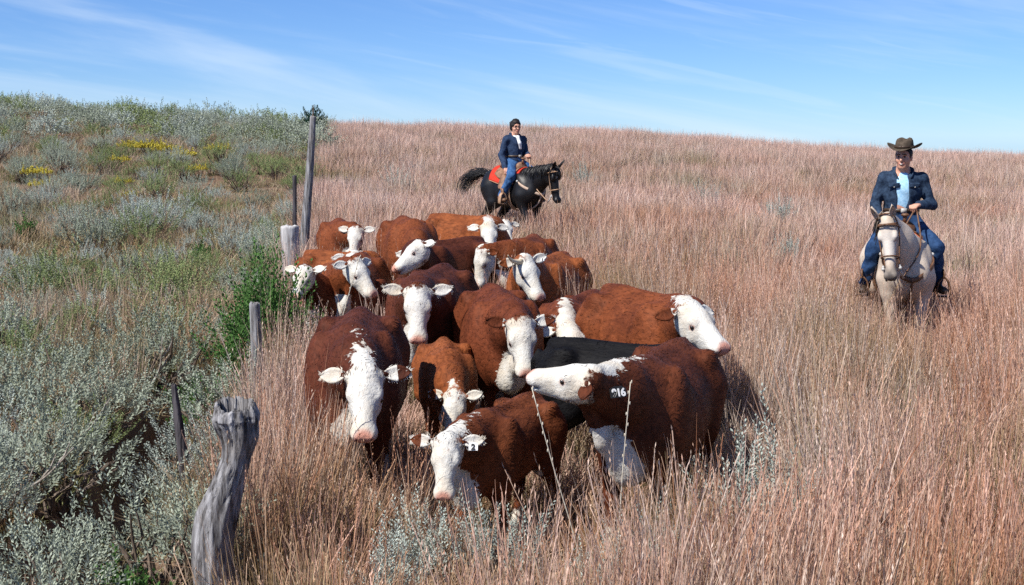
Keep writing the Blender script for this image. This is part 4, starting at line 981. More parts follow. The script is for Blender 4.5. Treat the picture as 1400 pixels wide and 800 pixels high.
    if cloth.get('pockets'):
        for sg in (1, -1):
            mb = MB(); c = che + np.array((.128, .105 * sg, .055))
            def fp(a, b, o): yy = (a - .5) * .11; return Vector(c + np.array((o + .022 - .9 * abs(yy + .105 * sg) ** 2 + .9 * .105 ** 2, yy, (b - .5) * .05)))
            sheet(mb, fp, 4, 3, .008); mb.build('pocket_flap', MAT[cloth['jacket']], jk)
            mb = MB(); mb.ball(c + np.array((.034, 0, -.02)), .007, 8, 5); mb.build('button', MAT['metal'], jk)
    if cloth.get('scarf'):
        F = Field(che - .3, nek + .25, .008); c0 = che + np.array((.135, .0, .05))
        F.cone(c0 + (-.01, -.01, .10), c0 + (.022, -.005, .0), .028, .036, .02); F.cone(c0 + (.022, -.005, 0), c0 + (.015, .01, -.09), .036, .030, .02); F.cone(nek + (.05, -.06, -.02), c0 + (-.02, -.01, .10), .018, .022, .02); F.cone(nek + (.05, .06, -.02), c0 + (-.02, -.01, .10), .018, .022, .02)
        V, Q = F.mesh(); mesh_obj('scarf', creased(V, .004), Q, MAT['scarf'], root)
    # jeans
    F = Field(lo, hi, .011); F.ell(pel, (.145, .175 * w, .135), None, .06); F.cone(pel, pel + (0, 0, .1), .15, .14, .05, (0, 1, 0), 1.15 * w)
    for sg in (1, -1):
        hp, kn, an = (V3(q + '_' + ('l' if sg > 0 else 'r')) for q in ('hip', 'knee', 'ankle'))
        F.cone(hp, kn, .105, .076, .05); F.cone(kn, an + (kn - an) * .08, .076, .066, .03)
    V, Q = F.mesh(); mesh_obj('jeans', creased(V, .006, 44, 27), Q, MAT[cloth['jeans']], root)
    mb = MB(); bz = pel[2] + .095; mb.strip([Vector((pel[0] + .165 * math.cos(t), .182 * w * math.sin(t), bz)) for t in np.linspace(0, 2 * math.pi, 25)], [Vector((0, 0, .018))] * 25, .004); bl = mb.build('belt', MAT['dark_leather'], root)
    mb = MB(); sheet(mb, lambda a, b, o: Vector((pel[0] + .168 + o, (a - .5) * .06, bz + (b - .5) * .045)), 2, 2, .006); mb.build('buckle', MAT['metal'], bl)
    for sg in (1, -1):
        an, to, kn = (V3(q + '_' + ('l' if sg > 0 else 'r')) for q in ('ankle', 'toe', 'knee'))
        F = Field(np.minimum(an, to) - .16, np.maximum(an, to) + .3, .008); up = unit(kn - an); fd = unit(to - an)
        F.cone(an + up * .15, an, .062, .054, .03); F.cone(an + (0, 0, -.02), to - fd * .02, .052, .040, .03, (0, 0, 1), .8); F.ell(to - fd * .04 + (0, 0, -.01), (.07, .042, .032), [fd, np.cross((0, 0, 1), fd), (0, 0, 1)], .03); F.ell(an + (-.035, 0, -.055), (.035, .034, .032), None, .015)
        V, Q = F.mesh(); mesh_obj('boot', V, Q, MAT[cloth['boot']], root)
    # hair
    F = Field(hed - .25, hed + .28, .008)
    if female:
        F.ell(Hh(-.015, 0, .060), (.104, .092, .092), [f, l, u], .02); F.ell(Hh(-.05, 0, .0), (.070, .084, .09), [f, l, u], .03)
        for _ in range(42):
            d = unit(rg.normal(0, 1, 3) + (0, 0, .5)); 
            if d @ f > .35 and d[2] < .55: continue
            F.ell(Hh(-.025, 0, .06) + d * (.092, .082, .080), (.022, .022, .020), None, .010)
        F.ell(Hh(-.02, .075, .0), (.045, .018, .055), [f, l, u], .02); F.ell(Hh(-.02, -.075, .0), (.045, .018, .055), [f, l, u], .02); F.cut(Hh(.125, 0, -.005), (.085, .085, .075), [f, l, u], .02)
    else:
        F.ell(Hh(-.016, 0, .03), (.104, .086, .10), [f, l, u], .02); F.cut(Hh(.10, 0, -.02), (.085, .095, .10), [f, l, u], .02); F.cut(Hh(-.05, 0, -.14), (.2, .2, .085), [f, l, u], .02)
    V, Q = F.mesh(); mesh_obj('hair', creased(V, .003, 90, 70), Q, MAT['brown_hair'], root)
    if hat:
        ht = empty('hat'); ht.parent = root; MH = Matrix((tuple(f), tuple(l), tuple(u))).transposed().to_4x4(); MH.translation = Vector(Hh(-.016, 0, .092)); ht.matrix_local = MH
        mb = MB(); n = 36
        prf = [(.098, .0), (.100, .02), (.098, .06), (.092, .10), (.080, .125), (.062, .135), (.035, .128), (.006, .122)]
        vs_ = []
        for r, z in prf:
            for i in range(n):
                t = 2 * math.pi * i / n; c_, s_ = math.cos(t), math.sin(t); pinch = 1 - .16 * max(0, c_) ** 2 * (z / .13) * abs(s_) ** .5
                dent = -.026 * (z > .11) * math.exp(-((r * s_) / .03) ** 2) * (1 if c_ > -2 else 0)
                vs_.append((r * c_ * 1.16, r * s_ * .92 * pinch, (z + dent - .012 * c_ * (z > .09)) * .80))
        fs_ = [(a * n + i, a * n + (i + 1) % n, (a + 1) * n + (i + 1) % n, (a + 1) * n + i) for a in range(len(prf) - 1) for i in range(n)] + [tuple((len(prf) - 1) * n + i for i in range(n))]
        mb.add(vs_, fs_); mb.build('hat_crown', MAT['felt'], ht)
        mb = MB()
        def fbr(a, b, o):
            t = 2 * math.pi * a; r = .098 + b * (.088 - .022 * max(0, math.cos(t))); c_, s_ = math.cos(t), math.sin(t)
            return Vector((r * c_ * (1.14 + .06 * b), r * s_ * .94, -.012 * b * c_ * c_ * 1.5 + .055 * b * b * s_ * s_ + o))
        sheet(mb, fbr, 40, 6, .006); mb.build('hat_brim', MAT['felt'], ht)
        mb = MB(); mb.strip([Vector((.1035 * 1.16 * math.cos(t), .1035 * .93 * math.sin(t), .020)) for t in np.linspace(0, 2 * math.pi, 37)], [Vector((0, 0, .013))] * 37, .002); mb.build('hat_band', MAT['dark_leather'], ht)
    return root

# pale horse and the man in the hat
pale = build_horse('pale_horse', 'pale buckskin horse with dark muzzle carrying the man in the hat', .94, (1240, 320), ((1213, 299), (1217, 377)), (-.10, -1), MAT['pale_horse'], MAT['grey_hair'], True,
                   [(-.82, 0, 1.34), (-.92, 0, 1.25), (-.97, .02, .95), (-.95, .03, .6), (-.93, .03, .4)], legs=(.10, -.08, .05, -.1))
zs = prof_at(pale['prof'], .05)[0] + .05
man = dict(pelvis=(.0, 0, zs + .13), chest=(.02, 0, zs + .43), neck=(.035, 0, zs + .63), head=(.075, 0, zs + .765),
           shoulder_l=(.02, .185, zs + .545), elbow_l=(.05, .30, zs + .285), wrist_l=(.27, .13, zs + .285), shoulder_r=(.02, -.185, zs + .545), elbow_r=(.03, -.27, zs + .285), wrist_r=(.24, -.245, zs + .16),
           hip_l=(.02, .11, zs + .08), knee_l=(.34, .305, zs - .14), ankle_l=(.16, .355, zs - .545), toe_l=(.34, .40, zs - .585), hip_r=(.02, -.11, zs + .08), knee_r=(.34, -.315, zs - .14), ankle_r=(.16, -.375, zs - .545), toe_r=(.34, -.42, zs - .585))
build_person('person', 'rider in brown felt hat, dark denim jacket and jeans on the pale horse', pale, man, dict(under='shirt', under_name='shirt', jacket='jacket', jeans='jeans', boot='dark_leather', pockets=True, open_w=.060, open_y=-.10), -.42, True, True, smile=True)
build_tack(pale, 'pale', MAT['orange_cloth'], MAT['leather'], MAT['leather'], MAT['leather'], 'orange saddle blanket on the pale horse', 'brown leather saddle with stirrups on the pale horse', 'brown bridle with long reins on the pale horse', 'brown leather breast strap on the pale horse',
           [(1, (.33, .10, zs + .26), .06), (-1, (.33, .085, zs + .25), .10)], [Vector(man['toe_l']) + Vector((-.06, 0, .0)), Vector(man['toe_r']) + Vector((-.06, 0, .0))])
# black horse and the woman with short dark hair
blk = build_horse('black_horse', 'black horse with lowered head and swishing tail behind the herd', .96, (722, 232), ((757, 229), (764, 276)), (.60, -.80), MAT['black_horse'], MAT['black_hair'], False,
                  [(-.82, 0, 1.36), (-1.0, .02, 1.40), (-1.22, -.05, 1.36), (-1.40, -.10, 1.22), (-1.48, -.12, .98)], legs=(-.1, .14, .12, -.1), blaze=True)
zb = prof_at(blk['prof'], .05)[0] + .05
lady = dict(pelvis=(.0, 0, zb + .13), chest=(.0, 0, zb + .41), neck=(.0, 0, zb + .60), head=(.035, 0, zb + .735),
            shoulder_l=(.0, .18, zb + .52), elbow_l=(.02, .25, zb + .27), wrist_l=(.25, .12, zb + .25), shoulder_r=(.0, -.18, zb + .52), elbow_r=(-.03, -.27, zb + .25), wrist_r=(.14, -.31, zb + .02),
            hip_l=(.02, .10, zb + .08), knee_l=(.32, .31, zb - .12), ankle_l=(.12, .37, zb - .50), toe_l=(.30, .42, zb - .54), hip_r=(.02, -.10, zb + .08), knee_r=(.32, -.31, zb - .12), ankle_r=(.10, -.38, zb - .50), toe_r=(.28, -.43, zb - .55))
build_person('person', 'short-haired rider in navy jacket with white scarf and blue jeans on the black horse', blk, lady, dict(under='navy', under_name='sweater', jacket='navy', jeans='bluejeans', boot='leather', scarf=True, open_w=.030, hem=.04), -.25, False, True, glasses=True, female=True, seed=4)
build_tack(blk, 'black', MAT['red_cloth'], MAT['saddle_tan'], MAT['tan_leather'], MAT['pale_leather'], 'red saddle blanket on the black horse', 'tan leather saddle with stirrups on the black horse', 'tan bridle with reins on the black horse', 'pale leather breast collar on the black horse',
           [(1, (.31, .10, zb + .22), .05), (-1, (.31, .09, zb + .21), .08)], [Vector(lady['toe_l']) + Vector((-.06, 0, .0)), Vector(lady['toe_r']) + Vector((-.06, 0, .0))])

# ------------------------------------------------------------------ fence posts
def build_post(name, label, base, path, radii, mat, seed, nseg=40, nr=80, hollow=0.0, groove=.10, slant=0.0):
    """weathered post: lofted rings with cracks; path and radii from the ground up, in metres from the base"""
    root = empty(name, base); tag(root, label, 'fence post', 'old fence posts')
    pts = curve(path, nr); rr = np.interp(np.linspace(0, 1, nr), np.linspace(0, 1, len(radii)), radii)
    vs = []; fs = []
    def rad(t, a):
        n = mnoise.noise(Vector((math.cos(a) * 3.2 + seed, math.sin(a) * 3.2, t * 1.6))) * .9 + mnoise.noise(Vector((math.cos(a) * 9 + seed, math.sin(a) * 9, t * 2.2 + 5))) * .55 + mnoise.noise(Vector((math.cos(a) * 22 + seed, math.sin(a) * 22, t * 3.0 + 1))) * .45
        c = abs(mnoise.noise(Vector((math.cos(a) * 5.5 + 9 + seed, math.sin(a) * 5.5, t * 1.1)))); crack = -max(0, .10 - c) * 7
        return 1 + groove * (n + crack)
    for i in range(nr):
        t = i / nr * 3.0
        for k in range(nseg):
            a = 2 * math.pi * k / nseg; r = rr[i] * rad(t, a); topw = (.02 * mnoise.noise(Vector((math.cos(a) * 2, math.sin(a) * 2, seed))) + .012 * mnoise.noise(Vector((math.cos(a) * 7, math.sin(a) * 7, seed)))) * (i / nr) ** 6
            vs.append(pts[i] + Vector((r * math.cos(a), r * math.sin(a), topw + slant * r * math.sin(a) * max(0, (i / nr - .80) / .20) ** 1.5)))
    top = pts[-1]; last = vs[-nseg:]
    for ring, (q, dz) in enumerate(((.88, .012), (.66, .004 - hollow * .45), (.42, -hollow), (.05, -hollow * 1.15))):
        for k in range(nseg):
            p = last[k]; w = 1 + (.25 * mnoise.noise(Vector((k * .55, ring * 2.0, seed))) if ring < 3 else 0)
            vs.append(top + Vector(((p.x - top.x) * q * w, (p.y - top.y) * q * w, (p.z - top.z) * q + dz + .02 * mnoise.noise(Vector((k * .7, ring, seed + 3))))))
    R = nr + 4
    for i in range(R - 1):
        for k in range(nseg):
            k2 = (k + 1) % nseg; fs.append((i * nseg + k, i * nseg + k2, (i + 1) * nseg + k2, (i + 1) * nseg + k))
    fs.append(tuple((R - 1) * nseg + k for k in range(nseg)))
    mesh_obj('shaft', vs, fs, mat, root); return root
def post_at(u, v, y):
    p = at_depth(u, v, y); return p
# gnarled post in front: leans, swells at the hollow top
D_ = 7.1
pp = [at_depth(u, v, D_) for u, v in ((292, 800), (290, 750), (297, 700), (313, 650), (327, 602), (322, 570), (320, 550))]
bx, by = pp[0].x - .01, D_; bg = gz(bx, by)
front_post = build_post('fence_post', 'gnarled grey weathered fence post with hollow top, closest of the posts', (bx, by, bg - .02),
    [(0, 0, 0), (0, 0, .15)] + [(q.x - bx, 0, q.z - bg) for q in pp], [.112, .110, .106, .104, .106, .104, .088, .074, .100, .120, .104], MAT['wood'], 2.0, 72, 130, .26, .17, .24)
def straight(name, label, u, vtop, y, r, h, lean, mat, seed, **k):
    p = at_depth(u, vtop, y); g = gz(p.x, y); hh = max(h, p.z - g)
    build_post(name, label, (p.x - lean * hh, y, p.z - hh), [(0, 0, 0), (lean * hh * .33, 0, hh * .33), (lean * hh * .7, 0, hh * .68), (lean * hh, 0, hh)], r, mat, seed, **k)
straight('fence_post', 'short grey fence post in front of the green shrub', 348, 416, 11.8, [.052, .052, .050, .046, .044], .9, -.03, MAT['wood'], 5.0, nseg=28, nr=50)
straight('fence_post', 'pale squared fence post behind the green shrub', 396, 310, 17.6, [.115, .115, .112, .112, .112], .9, -.02, MAT['pale_wood'], 8.0, nseg=24, nr=50, groove=.07)
straight('fence_post', 'tall leaning fence post standing against the skyline', 428, 160, 22.0, [.078, .075, .07, .066, .062, .055, .045], 1.2, .085, MAT['wood'], 11.0, nseg=24, nr=60)
straight('fence_post', 'thin dark stake beside the tall leaning post', 403, 241, 20.5, [.035, .033, .03, .03], .9, .02, MAT['dark_wood'], 14.0, nseg=14, nr=30)
straight('shadow_stump', 'dark stump shape standing in for a slot of shadow among the sagebrush', 238, 528, 9.6, [.045, .042, .036, .03, .018], .3, -.10, MAT['dark_wood'], 17.0, nseg=22, nr=40, groove=.25)  # added dark shape, its colour stands for a slot of shadow between bushes

# ------------------------------------------------------------------ shrubs
def sprig(V, F, T, o, ax, L, nleaf, lw, ll, rg, tone, spread=.55):
    """upright shoot set with small leaves"""
    ax = unit(ax); a = unit(np.cross(ax, (.3, .8, .5))); b = np.cross(ax, a)
    for i in range(nleaf):
        t = .12 + .88 * (i + rg.random()) / nleaf; th = i * 2.4 + rg.random(); d = a * math.cos(th) + b * math.sin(th)
        p = o + ax * (L * t) + d * .004; q = unit(ax * (1 - spread * (1 - .5 * t)) + d * spread + rg.normal(0, .12, 3)); sd = unit(np.cross(q, d + .01)) * lw * .5; l_ = ll * (.7 + .5 * rg.random()) * (1.15 - .4 * t)
        n = len(V); m = p + q * l_ * .55; up = np.cross(sd, q) * .25
        V += [p, m + sd + up * .5, p + q * l_, m - sd + up * .5]; F.append((n, n + 1, n + 2, n + 3)); tn = float(np.clip(tone + rg.normal(0, .18), 0, 1)); T += [tn, tn, tn, tn]
def shrub_mesh(name, rg, nsprig, R, Hh, sl, nleaf, lw, ll, up=.9, shell=.45, zlo=.12):
    V, F, T = [], [], []; tips = []
    nl = max(4, nsprig // 22); lobes = [(rg.uniform(-.6, .6) * R, rg.uniform(-.6, .6) * R, rg.uniform(.45, 1.0) * Hh, rg.uniform(.35, .55) * R) for _ in range(nl)]
    for i in range(nsprig):
        lx, ly, lh, lr = lobes[rg.integers(nl)]; d = rg.normal(0, 1, 3); d[2] = abs(d[2]) * .9 + .1; d = unit(d); q = shell + (1 - shell) * rg.random() ** .5
        o = np.array((lx + d[0] * lr * q, ly + d[1] * lr * q, max(zlo * Hh, lh * (.25 + .62 * d[2] * q))))
        ax = unit(np.array((d[0] + o[0] / R * .3, d[1] + o[1] / R * .3, up + d[2] * .5)) + rg.normal(0, .14, 3))
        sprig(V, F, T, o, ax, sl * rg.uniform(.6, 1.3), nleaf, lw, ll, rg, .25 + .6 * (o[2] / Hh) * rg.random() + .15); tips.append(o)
    me = mesh_data(name, V, F, T)
    return me, tips
def mesh_data(name, V, F, T):
    V = np.array(V, np.float32); F = np.array(F, np.int32); me = bpy.data.meshes.new(name); nf, k = F.shape
    me.vertices.add(len(V)); me.vertices.foreach_set('co', V.ravel()); me.loops.add(nf * k); me.loops.foreach_set('vertex_index', F.ravel())
    me.polygons.add(nf); me.polygons.foreach_set('loop_start', np.arange(0, nf * k, k, dtype=np.int32)); me.update(calc_edges=True)
    at = me.attributes.new('tone', 'FLOAT', 'POINT'); at.data.foreach_set('value', np.array(T, np.float32)); return me
def stems_mesh(name, tips, rg, n, r=.010):
    mb = MB()
    for i in rg.choice(len(tips), min(n, len(tips)), replace=False):
        t = Vector(tips[i]); b = Vector((t.x * .12 + rg.normal(0, .02), t.y * .12 + rg.normal(0, .02), -.03)); m = b.lerp(t, .5) + Vector(rg.normal(0, .035, 3)); m2 = b.lerp(t, .8) + Vector(rg.normal(0, .02, 3))
        mb.tube([b, m, m2, t], [r * 1.5, r, r * .7, r * .35], 5, cap=False)
    me = bpy.data.meshes.new(name); me.from_pydata(mb.v, [], mb.f); me.update(); me.materials.append(MAT['bark']); return me
srg = np.random.default_rng(21)
SAGE = []
for i in range(6):
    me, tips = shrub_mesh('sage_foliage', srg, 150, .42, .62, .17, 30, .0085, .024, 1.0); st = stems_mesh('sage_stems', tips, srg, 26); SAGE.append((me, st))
SAGE_FAR = []
for i in range(5):
    me, tips = shrub_mesh('sage_foliage_far', srg, 130, .46, .58, .15, 12, .016, .036, .85); SAGE_FAR.append(me)
TALL = []
for i in range(4):       # small silver sprays among the grass
    me, tips = shrub_mesh('spray_foliage', srg, 52, .18, .46, .20, 46, .0065, .018, 1.9, .2); st = stems_mesh('spray_stems', tips, srg, 14, .006); TALL.append((me, st))
def slot_copy(me, mat):
    c = me.copy(); c.materials.clear(); c.materials.append(mat); return c
SAGE_V = {k: [slot_copy(m, MAT[k]) for m, _ in SAGE] for k in ('sage', 'sage_blue', 'sage_green')}
TALL_V = [slot_copy(m, MAT['sage_blue']) for m, _ in TALL]
def put_shrub(name, x, y, sc, fol, stem, label, cat, group=None, rz=None, sz=1.0):
    r = empty(name, (x, y, gz(x, y)), srg.uniform(0, 6.28) if rz is None else rz); r.scale = (sc, sc, sc * sz); tag(r, label, cat, group)
    a = bpy.data.objects.new('foliage', fol); link(a, r)
    if stem is not None: b = bpy.data.objects.new('stem', stem); link(b, r)
    return r
# sagebrush on the slope left of the fence: the near ones one by one, the rest as one mass
pts_s = []
def try_add(x, y, rmin):
    for (a, b, c) in pts_s[-900:]:
        if (a - x) ** 2 + (b - y) ** 2 < (rmin) ** 2: return False
    return True
for _ in range(26000):
    y = 4.6 + 72 * srg.random() ** 1.25; wl = -.46 * y - 1.5; xr = fence_x(y) - (.40 if y < 26 else .2)
    x = srg.uniform(wl, xr)
    rmin = .58 if y < 14 else (.80 if y < 30 else 1.25)
    if mnoise.noise(Vector((x * .45, y * .30, 3.1))) < (-.16 if y < 9 else -.11) and y < 62: continue
    if in_gully(x, y): continue
    if (x + 2.4) ** 2 + (y - 12.8) ** 2 < .5: continue
    pr = (321 - 700) / FPX * y
    if y < 7.05 and -2.2 < x < -.9: continue
    if abs(x - (-2.13 * y / 11.8)) < .22 and 9.8 < y < 12: continue
    if abs(x - (-2.75 * y / 9.6 * .82)) < .25 and 8.6 < y < 9.7: continue
    if try_add(x, y, rmin): pts_s.append((x, y, srg.random()))
pts_s.sort(key=lambda q: q[1])
near_s, far_s = pts_s[:270], pts_s[270:]
spec = []
for i, (x, y, r) in enumerate(near_s):
    k = 'sage' if r < .45 else ('sage_blue' if r < .72 else 'sage_green'); k = 'sage' if (k == 'sage_green' and y < 10) else k; j = i % 6
    look = {'sage': 'grey-green', 'sage_blue': 'pale silvery', 'sage_green': 'olive green'}[k]
    zone = 'in the lower corner left of the gnarled post' if y < 8 else ('around the stump-shaped shadow' if y < 11 else ('left of the green shrub' if y < 15 else 'on the slope above the green shrub'))
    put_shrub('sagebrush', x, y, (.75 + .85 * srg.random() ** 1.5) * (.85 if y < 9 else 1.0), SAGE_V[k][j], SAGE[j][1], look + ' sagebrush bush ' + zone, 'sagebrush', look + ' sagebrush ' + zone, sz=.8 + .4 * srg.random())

# ------------------------------------------------------------------ scattered cover (geometry nodes, one object each)
def scatter(name, label, cat, P, rot, scl, idx, sources, extra, kind='stuff'):
    """P points (n,3), rot euler (n,3), scl (n,3), idx index of the source mesh; extra: float attributes per plant"""
    col = bpy.data.collections.new(name + '_kinds')
    for i, me in enumerate(sources):
        o = bpy.data.objects.new('%s_kind_%02d' % (name, i), me); col.objects.link(o)
    me = bpy.data.meshes.new(name); me.vertices.add(len(P)); me.vertices.foreach_set('co', P.astype(np.float32).ravel())
    for k, a in (('rot', rot), ('scl', scl)):
        at = me.attributes.new(k, 'FLOAT_VECTOR', 'POINT'); at.data.foreach_set('vector', a.astype(np.float32).ravel())
    at = me.attributes.new('idx', 'INT', 'POINT'); at.data.foreach_set('value', idx.astype(np.int32))
    for k, a in extra.items():
        at = me.attributes.new(k, 'FLOAT', 'POINT'); at.data.foreach_set('value', a.astype(np.float32))
    me.update(); o = bpy.data.objects.new(name, me); link(o); tag(o, label, cat, kind=kind)
    ng = bpy.data.node_groups.new(name + '_scatter', 'GeometryNodeTree')
    ng.interface.new_socket('Geometry', in_out='INPUT', socket_type='NodeSocketGeometry'); ng.interface.new_socket('Geometry', in_out='OUTPUT', socket_type='NodeSocketGeometry')
    N = ng.nodes.new; L = ng.links.new
    gi, go = N('NodeGroupInput'), N('NodeGroupOutput'); iop = N('GeometryNodeInstanceOnPoints'); ci = N('GeometryNodeCollectionInfo')
    ci.inputs['Collection'].default_value = col; ci.inputs['Separate Children'].default_value = True; ci.inputs['Reset Children'].default_value = True
    def na(nm, dt):
        q = N('GeometryNodeInputNamedAttribute'); q.data_type = dt; q.inputs['Name'].default_value = nm; return q.outputs['Attribute']
    e2r = N('FunctionNodeEulerToRotation'); L(na('rot', 'FLOAT_VECTOR'), e2r.inputs[0]); L(e2r.outputs[0], iop.inputs['Rotation'])
    L(na('scl', 'FLOAT_VECTOR'), iop.inputs['Scale']); L(na('idx', 'INT'), iop.inputs['Instance Index']); iop.inputs['Pick Instance'].default_value = True
    L(gi.outputs[0], iop.inputs['Points']); L(ci.outputs[0], iop.inputs['Instance']); L(iop.outputs[0], go.inputs[0])
    md = o.modifiers.new('scatter', 'NODES'); md.node_group = ng; return o
grg = np.random.default_rng(5)
def blade(V, F, HT, HU, b, ang, L, w, bend, hue, nseg=3, seed_head=0, hmax=1.0, twist=None):
    """one blade or culm: ribbon that leans and droops"""
    dx, dy = math.cos(ang), math.sin(ang); tw = ang + math.pi / 2 if twist is None else twist
    sx, sy = math.cos(tw) * w * .5, math.sin(tw) * w * .5; n0 = len(V)
    for i in range(nseg + 1):
        t = i / nseg; o = bend * t * t * L; z = L * t * (1 - .35 * bend * t); k = (1 - t ** 2 * .85) if seed_head == 0 else .8
        x, y = b[0] + dx * o, b[1] + dy * o; V += [(x - sx * k, y - sy * k, z), (x + sx * k, y + sy * k, z)]; HT += [z / hmax] * 2; HU += [hue] * 2
        if i: a = n0 + 2 * i; F.append((a - 2, a - 1, a + 1, a))
    if seed_head:
        for j in range(seed_head):
            t = 1 - .34 * j / seed_head; o = bend * t * t * L; z = L * t * (1 - .35 * bend * t); x, y = b[0] + dx * o, b[1] + dy * o
            a = random.uniform(0, 6.28); l = .012 + .009 * random.random(); c, s_ = math.cos(a), math.sin(a); n = len(V); h2 = min(1, hue + .25)
            V += [(x, y, z), (x + c * l * .35 - s_ * .0026, y + s_ * l * .35 + c * .0026, z + l * .6), (x + c * l * .5, y + s_ * l * .5, z + l * 1.2), (x + c * l * .35 + s_ * .0026, y + s_ * l * .35 - c * .0026, z + l * .6)]
            HT += [1.0] * 4; HU += [h2] * 4; F.append((n, n + 1, n + 2, n + 3))
def grass_mesh(name, n, rad, Lr, w, bend, hue_fn, seeds=0, frac_seed=0, nseg=3, low=.3):
    V, F, HT, HU = [], [], [], []
    for i in range(n):
        a = grg.uniform(0, 6.28); r = rad * math.sqrt(grg.random()); b = (r * math.cos(a), r * math.sin(a))
        short = grg.random() < low; L = grg.uniform(*Lr) * (.55 if short else 1.0); ang = a + grg.normal(0, .9)
        sh = seeds if (not short and grg.random() < frac_seed) else 0
        blade(V, F, HT, HU, b, ang, L, w * grg.uniform(.6, 1.3) * (.7 if sh else 1), abs(grg.normal(bend, bend * .7)), float(np.clip(hue_fn() + (-.25 if short else 0), 0, 1)), nseg, sh, Lr[1] * .9, grg.uniform(0, 3.14))
    V = np.array(V, np.float32); F = np.array(F, np.int32); me = bpy.data.meshes.new(name); nf = len(F)
    me.vertices.add(len(V)); me.vertices.foreach_set('co', V.ravel()); me.loops.add(nf * 4); me.loops.foreach_set('vertex_index', F.ravel())
    me.polygons.add(nf); me.polygons.foreach_set('loop_start', np.arange(0, nf * 4, 4, dtype=np.int32)); me.update(calc_edges=True)
    for k, a in (('h', HT), ('hue', HU)): at = me.attributes.new(k, 'FLOAT', 'POINT'); at.data.foreach_set('value', np.clip(np.array(a, np.float32), 0, 1))
    me.materials.append(MAT['grass']); return me
hf = lambda: grg.beta(1.6, 1.6)
KIND = []
for i in range(4): KIND.append(grass_mesh('bluestem', 60, .12, (.46, .90), .0072, .15, hf, 6, .22))            # 0-3 clump with fine seed heads
for i in range(3): KIND.append(grass_mesh('leafy_grass', 60, .17, (.22, .46), .008, .45, hf))                   # 4-6 low leafy
for i in range(3): KIND.append(grass_mesh('culms', 16, .12, (.65, .98), .0048, .14, hf, 14, .7, 4, .1))          # 7-9 tall culms
for i in range(2): KIND.append(grass_mesh('dry_wisp', 34, .16, (.35, .75), .0055, .65, hf, 0, 0, 5))             # 10-11 pale, bent
FARK = []
for i in range(4): FARK.append(grass_mesh('far_bluestem', 70, .34, (.38, .72), .013, .30, hf, 0, 0, 2, .25))
for i in range(2): FARK.append(grass_mesh('far_leafy', 60, .34, (.22, .42), .016, .5, hf, 0, 0, 2))

SPR = [(1048, 640, 7.9, 1.9, 'silvery sage spray standing alone in the grass right of the herd'), (872, 760, 7.3, 1.3, 'silvery sage spray in the grass below the tagged cow'), (690, 770, 7.2, 1.3, 'silvery sage spray in front of the foremost calf'),
       (580, 740, 7.5, 1.25, 'silvery sage spray left of the foremost calf'), (545, 775, 7.0, 1.2, 'small sage spray at the bottom edge below the dark red cow'), (800, 775, 7.05, 1.2, 'small sage spray at the bottom edge under the tagged cow'), (1240, 560, 10.2, 1.1, 'small grey sage tuft in the grass below the pale horse'),
       (545, 215, 33, 2.2, 'grey sagebrush in the pink grass left of the navy-jacketed rider'), (797, 212, 36, 2.2, 'grey sagebrush in the pink grass right of the black horse'), (1070, 245, 28, 2.0, 'pale sagebrush in the grass between the two riders'), (1080, 300, 21, 1.6, 'pale sage tuft in the grass nearer the man in the hat'),
       (968, 228, 32, 1.9, 'faint grey sage tuft midway between the riders'), (1010, 590, 8.6, 1.2, 'small silver sage spray beside the tagged cow')]
CLEAR = [((u - 700) / FPX * y, y) for u, v, y, sc, lab in SPR if y < 30] + [(4.05, 13.0), (4.0, 13.6), (3.75, 12.9), (4.3, 13.1), (3.9, 12.3)]
def vnoise(x, y, f, s): return np.array([mnoise.noise(Vector((a * f, b * f, s))) for a, b in zip(x, y)])
def foot_mask(x, y, grow):
    m = np.ones(len(x), bool)
    for (ax, ay, bx, by, r) in FOOT:
        abx, aby = bx - ax, by - ay; t = np.clip(((x - ax) * abx + (y - ay) * aby) / (abx * abx + aby * aby), 0, 1)
        m &= np.hypot(x - ax - t * abx, y - ay - t * aby) > r * grow
    return m
def near_herd(x, y, d0):
    D = np.full(len(x), 9.0)
    for (ax, ay, bx, by, r) in FOOT:
        abx, aby = bx - ax, by - ay; t = np.clip(((x - ax) * abx + (y - ay) * aby) / (abx * abx + aby * aby), 0, 1)
        D = np.minimum(D, np.hypot(x - ax - t * abx, y - ay - t * aby) - r)
    return np.clip(D / d0, 0, 1)
def wedge(n, y0, y1, pw):
    t = grg.random(n); y = np.sqrt(y0 ** 2 + (y1 ** 2 - y0 ** 2) * t ** pw); x = (grg.random(n) * 2 - 1) * (.40 * y + 1.2); return x, y
